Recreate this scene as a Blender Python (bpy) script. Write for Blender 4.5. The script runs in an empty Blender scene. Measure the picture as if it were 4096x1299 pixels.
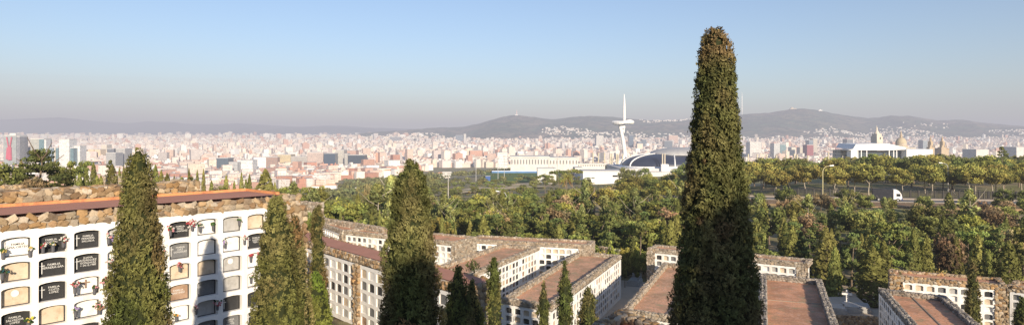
import bpy, math, random
import numpy as np
from mathutils import Vector, Matrix

random.seed(7)
RNG = np.random.default_rng(11)
S = bpy.context.scene
COL = S.collection
F, CX, YH = 2600.0, 2048.0, 540.0          # focal length and horizon, in pixels of the 4096 wide photograph

# ------------------------------------------------------------------ basics
def W(px, py, Y):
    return Vector(((px - CX) / F * Y, Y, -(py - YH) / F * Y))

def WZ(px, py, z):
    return W(px, py, -z * F / (py - YH))

def X_at(px, Y):
    return (px - CX) / F * Y

def tag(o, label=None, cat=None, group=None, kind=None):
    if label: o['label'] = label
    if cat: o['category'] = cat
    if group: o['group'] = group
    if kind: o['kind'] = kind
    return o

def thing(name, label, cat, loc=(0, 0, 0), rz=0.0, group=None):
    o = bpy.data.objects.new(name, None)
    COL.objects.link(o)
    o.location = loc
    o.rotation_euler = (0, 0, rz)
    o.empty_display_size = 0.2
    return tag(o, label, cat, group)

def link(name, me, parent=None, loc=None, rz=None):
    o = bpy.data.objects.new(name, me)
    COL.objects.link(o)
    if loc is not None: o.location = loc
    if rz is not None: o.rotation_euler = (0, 0, rz)
    if parent is not None: o.parent = parent
    return o

def np_mesh(name, V, Q, mats=(), col=None, uv=None, k=4, smooth=False, mi=None):
    """V (n,3) points, Q (m,k) faces; col: (n,3) per point or (m,3) per face; uv: (m*k,2)"""
    V = np.asarray(V, dtype=np.float32); Q = np.asarray(Q, dtype=np.int32)
    me = bpy.data.meshes.new(name)
    me.vertices.add(len(V)); me.vertices.foreach_set('co', V.ravel())
    me.loops.add(Q.size); me.loops.foreach_set('vertex_index', Q.ravel())
    me.polygons.add(len(Q))
    me.polygons.foreach_set('loop_start', np.arange(0, Q.size, k, dtype=np.int32))
    me.polygons.foreach_set('use_smooth', np.full(len(Q), smooth, dtype=bool))
    if mi is not None: me.polygons.foreach_set('material_index', np.asarray(mi, dtype=np.int32))
    if col is not None:
        col = np.asarray(col, dtype=np.float32)
        if len(col) == len(V) and len(col) != len(Q):
            dom, c = 'POINT', col
        else:
            dom, c = 'CORNER', np.repeat(col, k, axis=0)
        a = me.color_attributes.new('Col', 'FLOAT_COLOR', dom)
        a.data.foreach_set('color', np.concatenate([c, np.ones((len(c), 1), np.float32)], 1).ravel())
    if uv is not None:
        u = me.uv_layers.new(name='UVMap')
        u.data.foreach_set('uv', np.asarray(uv, dtype=np.float32).ravel())
    for m in mats: me.materials.append(m)
    me.update(calc_edges=True)
    me.validate()
    return me

class MB:
    """collects polygons of any size into one mesh"""
    def __init__(s): s.v, s.f, s.m, s.c = [], [], [], []
    def poly(s, pts, mi=0, c=(1, 1, 1)):
        i = len(s.v); s.v += [tuple(p) for p in pts]
        s.f.append(list(range(i, i + len(pts)))); s.m.append(mi); s.c.append(c)
    def box(s, c, d, rz=0.0, mi=0, col=(1, 1, 1), taper=1.0, bottom=True):
        """c: centre of the base, d: size"""
        x, y, z = c; w, l, h = d[0] / 2, d[1] / 2, d[2]
        cs, sn = math.cos(rz), math.sin(rz)
        def R(a, b, zz): return (x + a * cs - b * sn, y + a * sn + b * cs, zz)
        B = [R(-w, -l, z), R(w, -l, z), R(w, l, z), R(-w, l, z)]
        t = taper
        T = [R(-w * t, -l * t, z + h), R(w * t, -l * t, z + h), R(w * t, l * t, z + h), R(-w * t, l * t, z + h)]
        s.poly(T, mi, col)
        if bottom: s.poly(B[::-1], mi, col)
        for i in range(4):
            j = (i + 1) % 4
            s.poly([B[i], B[j], T[j], T[i]], mi, col)
    def prism(s, pts, z0, z1, mi=0, c=(1, 1, 1), bottom=True):
        """pts counter clockwise from above"""
        s.poly([(p[0], p[1], z1) for p in pts], mi, c)
        if bottom: s.poly([(p[0], p[1], z0) for p in pts[::-1]], mi, c)
        for i in range(len(pts)):
            a, b = pts[i], pts[(i + 1) % len(pts)]
            s.poly([(a[0], a[1], z0), (b[0], b[1], z0), (b[0], b[1], z1), (a[0], a[1], z1)], mi, c)
    def tube(s, pts, rad, n=8, mi=0, c=(1, 1, 1), cap=True):
        pts = [Vector(p) for p in pts]
        if not hasattr(rad, '__len__'): rad = [rad] * len(pts)
        rings = []
        for i, p in enumerate(pts):
            d = (pts[min(i + 1, len(pts) - 1)] - pts[max(i - 1, 0)]).normalized()
            a = d.cross(Vector((0, 1, 0.01)) if abs(d.y) < 0.9 else Vector((1, 0, 0))).normalized()
            b = d.cross(a)
            rings.append([p + (a * math.cos(t) + b * math.sin(t)) * rad[i] for t in [2 * math.pi * k / n for k in range(n)]])
        for r0, r1 in zip(rings, rings[1:]):
            for k in range(n):
                s.poly([r0[k], r0[(k + 1) % n], r1[(k + 1) % n], r1[k]], mi, c)
        if cap:
            s.poly(rings[0][::-1], mi, c); s.poly(rings[-1], mi, c)
    def lathe(s, prof, cx=0, cy=0, n=16, mi=0, c=(1, 1, 1)):
        R = [[(cx + r * math.cos(2 * math.pi * k / n), cy + r * math.sin(2 * math.pi * k / n), z) for k in range(n)] for r, z in prof]
        for a, b in zip(R, R[1:]):
            for k in range(n):
                s.poly([a[k], a[(k + 1) % n], b[(k + 1) % n], b[k]], mi, c)
        s.poly(R[-1], mi, c)
    def mesh(s, name, mats, weld=False, smooth=False):
        me = bpy.data.meshes.new(name)
        me.from_pydata(s.v, [], s.f)
        me.polygons.foreach_set('material_index', np.array(s.m, dtype=np.int32))
        a = me.color_attributes.new('Col', 'FLOAT_COLOR', 'CORNER')
        c = np.array([list(cc) + [1.0] for cc, f in zip(s.c, s.f) for _ in f], dtype=np.float32)
        a.data.foreach_set('color', c.ravel())
        for m in (mats if isinstance(mats, (list, tuple)) else [mats]): me.materials.append(m)
        if weld:
            import bmesh
            bm = bmesh.new(); bm.from_mesh(me)
            bmesh.ops.remove_doubles(bm, verts=bm.verts, dist=1e-4)
            bmesh.ops.recalc_face_normals(bm, faces=bm.faces)
            bm.to_mesh(me); bm.free()
        if smooth: me.polygons.foreach_set('use_smooth', np.ones(len(me.polygons), dtype=bool))
        me.update(); return me
    def build(s, name, mats, parent=None, weld=False, smooth=False):
        return link(name, s.mesh(name, mats, weld, smooth), parent)

_tab = RNG.random(65536).astype(np.float32)
def vnoise(P, seed=0):
    """value noise 0..1 at points (n,3)"""
    P = np.asarray(P, dtype=np.float64); i = np.floor(P).astype(np.int64); f = P - i
    f = f * f * (3 - 2 * f); out = np.zeros(len(P))
    for dx in (0, 1):
        for dy in (0, 1):
            for dz in (0, 1):
                h = ((i[:, 0] + dx) * 73856093 ^ (i[:, 1] + dy) * 19349663 ^ (i[:, 2] + dz) * 83492791 ^ (seed * 2654435)) & 65535
                w = (f[:, 0] if dx else 1 - f[:, 0]) * (f[:, 1] if dy else 1 - f[:, 1]) * (f[:, 2] if dz else 1 - f[:, 2])
                out += w * _tab[h]
    return out

def fbm(P, seed=0, o=4):
    P = np.asarray(P, dtype=np.float64); a, t, s = 1.0, 0.0, 0.0
    for k in range(o):
        t = t + a * vnoise(P, seed + k); s += a; a *= 0.5; P = P * 2.03
    return t / s

# ------------------------------------------------------------------ materials
def mat(name, base, rough=0.85, spec=0.25, attr=False, noise=None, noise2=None, bump=None, rnd=0.0, metal=0.0, translucent=0.0, streak=None):
    """base colour, times the point colour, mixed with noises [(scale, colour, low, high)], optional bump (scale, strength, distance)"""
    m = bpy.data.materials.new(name); m.use_nodes = True
    nt = m.node_tree; N = nt.nodes; L = nt.links
    bs = N['Principled BSDF']
    bs.inputs['Roughness'].default_value = rough
    bs.inputs['Specular IOR Level'].default_value = spec
    bs.inputs['Metallic'].default_value = metal
    rgb = N.new('ShaderNodeRGB'); rgb.outputs[0].default_value = (*base, 1)
    c = rgb.outputs[0]
    geo = N.new('ShaderNodeNewGeometry'); pos = geo.outputs['Position']
    def mix(fac, a, b, typ='MIX'):
        x = N.new('ShaderNodeMix'); x.data_type = 'RGBA'; x.blend_type = typ
        if hasattr(fac, 'links') or hasattr(fac, 'is_linked'): L.new(fac, x.inputs[0])
        else: x.inputs[0].default_value = fac
        for sck, v in ((x.inputs[6], a), (x.inputs[7], b)):
            if isinstance(v, tuple): sck.default_value = (*v, 1)
            else: L.new(v, sck)
        return x.outputs[2]
    for ns in (noise, noise2):
        if ns:
            for (sc, colr, lo, hi) in ns:
                t = N.new('ShaderNodeTexNoise'); t.inputs['Scale'].default_value = sc; t.inputs['Detail'].default_value = 5
                t.inputs['Roughness'].default_value = 0.65
                L.new(pos, t.inputs['Vector'])
                r = N.new('ShaderNodeMapRange'); r.inputs[1].default_value = lo; r.inputs[2].default_value = hi
                L.new(t.outputs[0], r.inputs[0])
                c = mix(r.outputs[0], c, colr)
    if streak:
        sc, colr, amt = streak
        mp = N.new('ShaderNodeVectorMath'); mp.operation = 'MULTIPLY'; mp.inputs[1].default_value = (sc, sc, sc * 0.12)
        L.new(pos, mp.inputs[0])
        t = N.new('ShaderNodeTexNoise'); t.inputs['Scale'].default_value = 1; t.inputs['Detail'].default_value = 4
        L.new(mp.outputs[0], t.inputs['Vector'])
        r = N.new('ShaderNodeMapRange'); r.inputs[1].default_value = 0.5; r.inputs[2].default_value = 0.75; r.inputs[4].default_value = amt
        L.new(t.outputs[0], r.inputs[0]); c = mix(r.outputs[0], c, colr)
    if attr:
        at = N.new('ShaderNodeAttribute'); at.attribute_name = 'Col'
        c = mix(1.0, c, at.outputs['Color'], 'MULTIPLY')
    if rnd:
        oi = N.new('ShaderNodeObjectInfo')
        hs = N.new('ShaderNodeHueSaturation')
        r1 = N.new('ShaderNodeMapRange'); r1.inputs[3].default_value = 1 - rnd; r1.inputs[4].default_value = 1 + rnd
        L.new(oi.outputs['Random'], r1.inputs[0]); L.new(r1.outputs[0], hs.inputs['Value'])
        mu = N.new('ShaderNodeMath'); mu.operation = 'MULTIPLY'; mu.inputs[1].default_value = 7.31
        fr = N.new('ShaderNodeMath'); fr.operation = 'FRACT'
        L.new(oi.outputs['Random'], mu.inputs[0]); L.new(mu.outputs[0], fr.inputs[0])
        r2 = N.new('ShaderNodeMapRange'); r2.inputs[3].default_value = 0.5 - rnd * 0.06; r2.inputs[4].default_value = 0.5 + rnd * 0.06
        L.new(fr.outputs[0], r2.inputs[0]); L.new(r2.outputs[0], hs.inputs['Hue'])
        L.new(c, hs.inputs['Color']); c = hs.outputs[0]
    L.new(c, bs.inputs['Base Color'])
    if bump:
        t = N.new('ShaderNodeTexNoise'); t.inputs['Scale'].default_value = bump[0]; t.inputs['Detail'].default_value = 6
        L.new(pos, t.inputs['Vector'])
        b = N.new('ShaderNodeBump'); b.inputs['Strength'].default_value = bump[1]; b.inputs['Distance'].default_value = bump[2]
        L.new(t.outputs[0], b.inputs['Height']); L.new(b.outputs[0], bs.inputs['Normal'])
    if translucent:
        tr = N.new('ShaderNodeBsdfTranslucent'); L.new(c, tr.inputs['Color'])
        ms = N.new('ShaderNodeMixShader'); ms.inputs[0].default_value = translucent
        L.new(bs.outputs[0], ms.inputs[1]); L.new(tr.outputs[0], ms.inputs[2])
        L.new(ms.outputs[0], N['Material Output'].inputs['Surface'])
    return m

def city_mat(name, glass=False, wx=3.2, wz=3.1, dark=(0.10, 0.11, 0.13), x0=0.28, x1=0.72, z0=0.25, z1=0.72, amount=0.75):
    """walls coloured per face with rows of windows laid out in metres over the wall"""
    m = bpy.data.materials.new(name); m.use_nodes = True
    N = m.node_tree.nodes; L = m.node_tree.links; bs = N['Principled BSDF']
    bs.inputs['Roughness'].default_value = 0.25 if glass else 0.8
    bs.inputs['Specular IOR Level'].default_value = 0.6 if glass else 0.2
    at = N.new('ShaderNodeAttribute'); at.attribute_name = 'Col'
    uv = N.new('ShaderNodeUVMap'); sp = N.new('ShaderNodeSeparateXYZ'); L.new(uv.outputs[0], sp.inputs[0])
    def M(op, a, b=None):
        n = N.new('ShaderNodeMath'); n.operation = op
        for i, v in enumerate((a, b)):
            if v is None: continue
            if isinstance(v, (int, float)): n.inputs[i].default_value = v
            else: L.new(v, n.inputs[i])
        return n.outputs[0]
    u = M('FRACT', M('DIVIDE', sp.outputs[0], wx)); v = M('FRACT', M('DIVIDE', sp.outputs[1], wz))
    w = M('MULTIPLY', M('MULTIPLY', M('GREATER_THAN', u, x0), M('LESS_THAN', u, x1)), M('MULTIPLY', M('GREATER_THAN', v, z0), M('LESS_THAN', v, z1)))
    geo = N.new('ShaderNodeNewGeometry'); sn = N.new('ShaderNodeSeparateXYZ'); L.new(geo.outputs['Normal'], sn.inputs[0])
    w = M('MULTIPLY', w, M('LESS_THAN', sn.outputs[2], 0.5))
    # some of the blinds are down
    fl = N.new('ShaderNodeTexWhiteNoise'); fl.noise_dimensions = '2D'
    vm = N.new('ShaderNodeCombineXYZ'); L.new(M('FLOOR', M('DIVIDE', sp.outputs[0], wx)), vm.inputs[0]); L.new(M('FLOOR', M('DIVIDE', sp.outputs[1], wz)), vm.inputs[1])
    L.new(vm.outputs[0], fl.inputs[0])
    w = M('MULTIPLY', w, M('MULTIPLY', M('ADD', M('MULTIPLY', fl.outputs[0], 0.7), 0.3), amount))
    nz = N.new('ShaderNodeTexNoise'); nz.inputs['Scale'].default_value = 0.11; nz.inputs['Detail'].default_value = 5; L.new(geo.outputs['Position'], nz.inputs['Vector'])
    mr = N.new('ShaderNodeMapRange'); mr.inputs[3].default_value = 0.72; mr.inputs[4].default_value = 1.22; L.new(nz.outputs[0], mr.inputs[0])
    x0_ = N.new('ShaderNodeMix'); x0_.data_type = 'RGBA'; x0_.blend_type = 'MULTIPLY'; x0_.inputs[0].default_value = 1
    L.new(at.outputs['Color'], x0_.inputs[6]); L.new(mr.outputs[0], x0_.inputs[7])
    x = N.new('ShaderNodeMix'); x.data_type = 'RGBA'; L.new(w, x.inputs[0]); L.new(x0_.outputs[2], x.inputs[6]); x.inputs[7].default_value = (*dark, 1)
    L.new(x.outputs[2], bs.inputs['Base Color'])
    return m

M_ = {}
M_['stone'] = mat('rubble_stone', (0.74, 0.72, 0.70), 0.9, 0.15, attr=True, noise=[(7, (0.40, 0.35, 0.30), 0.5, 0.75)], bump=(14, 0.6, 0.03))
M_['mortar'] = mat('mortar', (0.36, 0.30, 0.23), 0.95, 0.1, noise=[(5, (0.22, 0.18, 0.13), 0.45, 0.7)], bump=(20, 0.5, 0.02))
M_['white'] = mat('whitewash', (0.82, 0.81, 0.78), 0.85, 0.2, noise=[(0.9, (0.78, 0.75, 0.70), 0.5, 0.75), (9, (0.62, 0.58, 0.52), 0.6, 0.8)], streak=(2.2, (0.46, 0.42, 0.35), 0.6), bump=(30, 0.2, 0.01))
M_['roof'] = mat('clay_roof', (0.80, 0.41, 0.235), 0.95, 0.1, noise=[(0.35, (0.52, 0.28, 0.165), 0.44, 0.58), (2.6, (0.72, 0.46, 0.33), 0.5, 0.75), (7, (0.36, 0.17, 0.11), 0.5, 0.70), (0.8, (0.42, 0.32, 0.19), 0.54, 0.68)], bump=(26, 0.55, 0.03))
M_['roof_grey'] = mat('weathered_clay_roof', (0.78, 0.44, 0.27), 0.95, 0.1, noise=[(0.35, (0.50, 0.31, 0.19), 0.44, 0.58), (2.6, (0.72, 0.48, 0.36), 0.5, 0.75), (7, (0.34, 0.19, 0.12), 0.5, 0.70), (0.9, (0.42, 0.34, 0.20), 0.54, 0.68)], bump=(26, 0.55, 0.03))
M_['roof_red'] = mat('smooth_clay_roof', (0.54, 0.27, 0.19), 0.9, 0.15, noise=[(0.5, (0.44, 0.23, 0.16), 0.4, 0.7), (8, (0.52, 0.22, 0.15), 0.5, 0.8)], bump=(18, 0.3, 0.02))
M_['brick'] = mat('orange_brick', (0.60, 0.27, 0.12), 0.9, 0.15, noise=[(2.2, (0.36, 0.15, 0.08), 0.48, 0.66), (1.4, (0.66, 0.33, 0.14), 0.5, 0.75)], bump=(30, 0.3, 0.02))
M_['granite'] = mat('black_granite', (0.035, 0.036, 0.038), 0.25, 0.5, noise=[(60, (0.06, 0.06, 0.06), 0.45, 0.7)])
M_['slate'] = mat('grey_granite', (0.13, 0.135, 0.14), 0.4, 0.4, noise=[(30, (0.20, 0.20, 0.20), 0.4, 0.7)])
M_['grey'] = mat('grey_marble', (0.40, 0.395, 0.38), 0.5, 0.3, noise=[(5, (0.30, 0.29, 0.27), 0.45, 0.7)])
M_['marble'] = mat('white_marble', (0.76, 0.75, 0.72), 0.45, 0.35, noise=[(4, (0.58, 0.56, 0.52), 0.5, 0.75)])
M_['cream'] = mat('cream_slab', (0.56, 0.47, 0.36), 0.8, 0.2, noise=[(3.5, (0.42, 0.33, 0.23), 0.45, 0.7), (12, (0.30, 0.22, 0.14), 0.6, 0.8)])
M_['tan'] = mat('brown_slab', (0.36, 0.25, 0.18), 0.8, 0.2, noise=[(4, (0.22, 0.14, 0.09), 0.45, 0.7)])
M_['frame'] = mat('dark_metal_frame', (0.03, 0.03, 0.032), 0.5, 0.4)
M_['silver'] = mat('pale_lettering', (0.62, 0.62, 0.60), 0.5, 0.4)
M_['ink'] = mat('dark_lettering', (0.05, 0.05, 0.055), 0.6, 0.3)
M_['petal'] = mat('petals', (1, 1, 1), 0.8, 0.2, attr=True, translucent=0.2)
M_['pot'] = mat('flower_pot', (1, 1, 1), 0.6, 0.3, attr=True)
M_['bark'] = mat('bark', (0.16, 0.12, 0.085), 0.95, 0.1, noise=[(6, (0.30, 0.26, 0.20), 0.5, 0.7)], bump=(12, 0.6, 0.04))
M_['palebark'] = mat('pale_bark', (0.40, 0.36, 0.29), 0.95, 0.1, noise=[(3, (0.24, 0.20, 0.15), 0.45, 0.7)])
M_['cypress'] = mat('cypress_foliage', (1.45, 1.40, 1.35), 0.75, 0.15, attr=True, translucent=0.15)
for k, c in dict(cypress_far=(0.215, 0.228, 0.065), conifer=(0.215, 0.243, 0.078), plane=(0.383, 0.364, 0.092), leafy=(0.274, 0.307, 0.090), pine=(0.307, 0.332, 0.088),
                 olive=(0.449, 0.399, 0.138), bright=(0.450, 0.450, 0.097), brown=(0.383, 0.289, 0.155), poplar=(0.371, 0.383, 0.140), palm=(0.450, 0.450, 0.121)).items():
    M_[k] = mat(k + '_foliage', c, 0.75, 0.15, attr=True, rnd=0.34, translucent=0.3)
M_['wood'] = mat('woodland_foliage', (0.19, 0.195, 0.075), 0.85, 0.1, attr=True, translucent=0.15)
M_['city'] = city_mat('painted_facades', amount=0.5)
M_['city_near'] = city_mat('painted_facades_with_balconies', wx=2.9, wz=3.0, x0=0.18, x1=0.80, z0=0.22, z1=0.74, amount=0.85, dark=(0.16, 0.13, 0.12))
M_['slabs'] = city_mat('banded_facades', wx=1.6, wz=3.4, x0=0.0, x1=0.82, z0=0.35, z1=0.85, dark=(0.12, 0.15, 0.17), amount=0.9)
M_['glass'] = city_mat('glass_facades', glass=True, wx=2.0, wz=3.5, x0=0.08, x1=0.92, z0=0.15, z1=0.9, dark=(0.05, 0.08, 0.11), amount=0.8)
M_['asphalt'] = mat('asphalt', (0.19, 0.18, 0.17), 0.9, 0.15, noise=[(0.6, (0.24, 0.23, 0.215), 0.45, 0.7), (20, (0.13, 0.13, 0.12), 0.5, 0.75)])
M_['kerb'] = mat('kerb_stone', (0.42, 0.40, 0.36), 0.9, 0.15, noise=[(3, (0.30, 0.28, 0.25), 0.45, 0.7)])
M_['paving'] = mat('pale_paving', (0.60, 0.50, 0.39), 0.95, 0.1, noise=[(0.5, (0.50, 0.41, 0.30), 0.45, 0.7), (9, (0.36, 0.30, 0.23), 0.5, 0.75)])
M_['paint'] = mat('white_paint', (0.80, 0.80, 0.79), 0.45, 0.4, noise=[(0.02, (0.72, 0.72, 0.71), 0.45, 0.7)])
M_['concrete'] = mat('pale_concrete', (0.62, 0.61, 0.59), 0.85, 0.2, noise=[(0.08, (0.52, 0.50, 0.48), 0.45, 0.7)])
M_['sand'] = mat('warm_limestone', (0.54, 0.49, 0.40), 0.85, 0.2, noise=[(0.15, (0.44, 0.39, 0.31), 0.45, 0.7)], attr=True)
M_['steel'] = mat('galvanised_steel', (0.45, 0.45, 0.44), 0.5, 0.4, noise=[(2, (0.36, 0.36, 0.35), 0.45, 0.7)])
M_['darksteel'] = mat('dark_railings', (0.03, 0.03, 0.03), 0.6, 0.3, noise=[(2, (0.05, 0.045, 0.04), 0.45, 0.7)])
M_['rubber'] = mat('tyre_rubber', (0.015, 0.015, 0.016), 0.8, 0.2)
M_['tarp'] = mat('dark_tarpaulin', (0.020, 0.022, 0.030), 0.6, 0.3, noise=[(1.5, (0.035, 0.037, 0.045), 0.45, 0.7)])
M_['window'] = mat('dark_window', (0.02, 0.025, 0.03), 0.08, 0.6)
M_['dome_dark'] = mat('dark_solar_panels', (0.018, 0.026, 0.052), 0.4, 0.35, noise=[(0.08, (0.03, 0.04, 0.07), 0.45, 0.7)])
M_['dome_grey'] = mat('grey_dome_sheet', (0.45, 0.45, 0.44), 0.55, 0.3, noise=[(0.15, (0.36, 0.36, 0.36), 0.45, 0.7)])
M_['red'] = mat('red_steel', (0.52, 0.10, 0.15), 0.5, 0.3, noise=[(0.05, (0.45, 0.10, 0.14), 0.45, 0.7)])
M_['ground'] = mat('dry_hillside', (0.40, 0.31, 0.20), 0.95, 0.1, noise=[(0.05, (0.20, 0.21, 0.085), 0.42, 0.58), (0.6, (0.28, 0.23, 0.12), 0.5, 0.7), (0.012, (0.26, 0.25, 0.11), 0.5, 0.65)], bump=(1.2, 0.5, 0.2))
M_['soil'] = mat('dry_soil_bank', (0.30, 0.20, 0.125), 0.95, 0.1, noise=[(0.3, (0.22, 0.17, 0.09), 0.45, 0.65), (2.5, (0.36, 0.26, 0.17), 0.5, 0.75)], bump=(3, 0.5, 0.1))
M_['sandy'] = mat('sandy_field', (0.74, 0.58, 0.38), 0.95, 0.1, noise=[(0.03, (0.36, 0.33, 0.15), 0.45, 0.6), (0.3, (0.60, 0.46, 0.28), 0.5, 0.7)])
M_['hill'] = mat('wooded_hills', (0.070, 0.115, 0.070), 0.95, 0.05, noise=[(0.004, (0.16, 0.15, 0.085), 0.44, 0.58), (0.0014, (0.24, 0.19, 0.135), 0.48, 0.62), (0.012, (0.035, 0.055, 0.030), 0.48, 0.60)], bump=(0.02, 1.0, 30.0))
# ------------------------------------------------------------------ camera, sun, sky, haze
cam = bpy.data.cameras.new('camera'); cam.sensor_width = 36; cam.lens = 36 * F / 4096
cam.shift_y = -(1299 / 2 - YH) / 4096; cam.clip_start = 0.1; cam.clip_end = 60000
co = bpy.data.objects.new('camera', cam); COL.objects.link(co); co.rotation_euler = (math.pi / 2, 0, 0); S.camera = co

EL, SX, SY = math.radians(16), 0.32, -0.947       # low sun, behind the viewer and to the side
sd = Vector((SX * math.cos(EL), SY * math.cos(EL), math.sin(EL)))
sun = bpy.data.lights.new('sun', 'SUN'); sun.energy = 5.0; sun.angle = math.radians(0.5); sun.color = (1.66, 1.40, 1.08)
so = bpy.data.objects.new('sun', sun); COL.objects.link(so); so.rotation_euler = sd.to_track_quat('Z', 'Y').to_euler()

w = bpy.data.worlds.new('World'); S.world = w; w.use_nodes = True
bg = w.node_tree.nodes['Background']; sky = w.node_tree.nodes.new('ShaderNodeTexSky')
sky.sky_type = 'NISHITA'; sky.sun_disc = False; sky.sun_elevation = EL; sky.sun_rotation = math.atan2(SX, SY)
sky.altitude = 130; sky.air_density = 1.0; sky.dust_density = 0.6; sky.ozone_density = 1.6
gain = w.node_tree.nodes.new('ShaderNodeVectorMath'); gain.operation = 'MULTIPLY'; gain.inputs[1].default_value = (0.86, 0.90, 1.03)
w.node_tree.links.new(sky.outputs[0], gain.inputs[0]); w.node_tree.links.new(gain.outputs[0], bg.inputs[0]); bg.inputs[1].default_value = 0.15
S.view_settings.view_transform = 'Standard'; S.view_settings.look = 'None'; S.view_settings.exposure = 0
S.cycles.max_bounces = 6; S.cycles.diffuse_bounces = 4; S.cycles.glossy_bounces = 2; S.cycles.volume_bounces = 0; S.cycles.transparent_max_bounces = 8
S.cycles.use_denoising = True

def haze(name, x0, x1, y0, y1, z0, z1, sigma, colr, plan=None):
    m = bpy.data.materials.new(name); m.use_nodes = True; N = m.node_tree.nodes; L = m.node_tree.links
    N.remove(N['Principled BSDF'])
    ab = N.new('ShaderNodeVolumeAbsorption'); ab.inputs['Color'].default_value = (0, 0, 0, 1); ab.inputs['Density'].default_value = sigma
    em = N.new('ShaderNodeEmission'); em.inputs['Color'].default_value = (*colr, 1); em.inputs['Strength'].default_value = sigma
    ad = N.new('ShaderNodeAddShader'); L.new(ab.outputs[0], ad.inputs[0]); L.new(em.outputs[0], ad.inputs[1])
    L.new(ad.outputs[0], N['Material Output'].inputs['Volume'])
    b = MB(); b.prism(plan or [(x0, y0), (x1, y0), (x1, y1), (x0, y1)], z0, z1)
    tag(b.build(name, m, weld=True), kind='structure')
haze('haze', -15500, 15500, -9000, 15400, -260, 250, 0.00015, (0.50, 0.485, 0.53))
haze('haze', -15480, 15480, -8900, 15380, -258, 700, 0.00003, (0.44, 0.46, 0.58))
for k in range(14):                                   # smog thins out with height
    zt = 280 * 1.165 ** k
    haze('haze', 0, 0, 0, 0, -250 - k, zt, 3.5e-5 * 0.875 ** k, (0.66, 0.565, 0.545), [(-15450 + k, 7000 + k * 130), (9500 - k * 420, 15300 - k * 160), (-15450 + k, 15300 - k * 160)])

# ------------------------------------------------------------------ terrain
TP = [-2600, 0, 900, 1100, 1200, 1300, 1600, 2048, 2600, 3200, 4096, 6600]
TY = [7, 9.5, 25, 28, 31, 41, 48, 60, 76, 90, 110, 130, 180, 250, 400, 700, 1000, 1300, 2000, 3000, 4000, 5000, 6000, 7500, 10000, 17000]
c0 = [-2.2, -8.5, -8.5, -3.6, -3.8, -4.4, -5, -6.5, -8, -9.5, -12, -15, -28, -48, -75, -95, -100, -100, -100, -97, -86, -70, -52, -38, -25, 40]
c900 = [-2.2, -8.5, -8.5, -4.5, -4.6, -5.2, -6, -7.5, -9, -11, -13.5, -16.5, -28, -45, -70, -92, -100, -100, -100, -97, -86, -70, -52, -38, -25, 40]
c1100 = [-2.2, -8.5, -8.5, -8, -8, -8.2, -8.4, -9, -10.5, -12.5, -15.5, -18, -27, -40, -58, -80, -96, -100, -100, -97, -86, -70, -52, -38, -25, 40]
c1200 = [-2.2, -8.5, -8.5, -9, -11.2, -11.4, -11.2, -11, -12.5, -14, -17, -19, -26, -36, -52, -72, -92, -100, -100, -97, -86, -70, -52, -38, -25, 40]
c1300 = [-2.2, -8.5, -8.5, -8.6, -11.7, -11.7, -12.5, -13.5, -15.5, -17, -19, -21, -26, -33, -46, -64, -84, -98, -100, -97, -86, -70, -52, -38, -25, 40]
c1600 = [-2.2, -8.5, -8.5, -8.6, -11.7, -11.7, -14, -19, -19.5, -19, -19.5, -21, -24.5, -30, -39, -54, -70, -92, -100, -96, -84, -66, -45, -30, -20, 40]
c2048 = [-2.2, -8.5, -8.6, -9, -11.7, -12.2, -20, -20, -20, -20, -20.2, -20.5, -22.5, -27, -35, -48, -60, -78, -100, -96, -82, -62, -35, 0, 0, 40]
c2600 = [-2.2, -8.5, -8.6, -9, -12, -13.5, -20, -20, -20, -20, -20, -20, -20.5, -23, -31, -46, -60, -75, -98, -95, -80, -58, -28, 0, 0, 40]
c3200 = [-2.2, -8.5, -8.6, -9, -12, -14, -20, -20, -20, -20, -20, -19.6, -18.5, -19, -26, -44, -60, -75, -98, -95, -80, -58, -28, 0, 0, 40]
TZ = np.array([c0, c0, c900, c1100, c1200, c1300, c1600, c2048, c2600, c3200, c3200, c3200]).T
LTY = np.log(np.array(TY))
def terr_np(px, Y):
    px = np.clip(px, TP[0], TP[-1]); ly = np.log(np.clip(Y, TY[0], TY[-1]))
    i = np.clip(np.searchsorted(TP, px) - 1, 0, len(TP) - 2); j = np.clip(np.searchsorted(LTY, ly) - 1, 0, len(TY) - 2)
    tp = np.array(TP); a = (px - tp[i]) / (tp[i + 1] - tp[i]); b = (ly - LTY[j]) / (LTY[j + 1] - LTY[j])
    return (TZ[j, i] * (1 - a) + TZ[j, i + 1] * a) * (1 - b) + (TZ[j + 1, i] * (1 - a) + TZ[j + 1, i + 1] * a) * b
def terr(x, y):
    y = max(y, 7.0)
    return float(terr_np(np.array([CX + F * x / y]), np.array([y]))[0])

gp = np.arange(-2600, 6601, 50.0)
gy = np.unique(np.round(np.concatenate([np.exp(np.linspace(math.log(7), math.log(17000), 150)), TY]), 3))
GP, GY = np.meshgrid(gp, gy)
GZ = terr_np(GP.ravel(), GY.ravel())
gx = (GP.ravel() - CX) / F * GY.ravel()
V = np.stack([gx, GY.ravel(), GZ - 0.06], 1)
nz = len(gp)
amp = np.clip((GY.ravel() - 95) / 200, 0, 1) * 1.2
V[:, 2] += (fbm(V * [0.03, 0.03, 0], 3) - 0.5) * amp
idx = (np.arange(len(gy) - 1)[:, None] * nz + np.arange(nz - 1)[None, :]).ravel()
Q = np.stack([idx, idx + 1, idx + nz + 1, idx + nz], 1)
tag(link('ground', np_mesh('ground', V, Q, [M_['ground']], smooth=True)), kind='structure')
b = MB(); b.prism([(-80, -90), (80, -90), (80, 7.2), (-80, 7.2)], -12, -2.2)
tag(b.build('upper_terrace_ground', M_['ground']), kind='structure')

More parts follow.
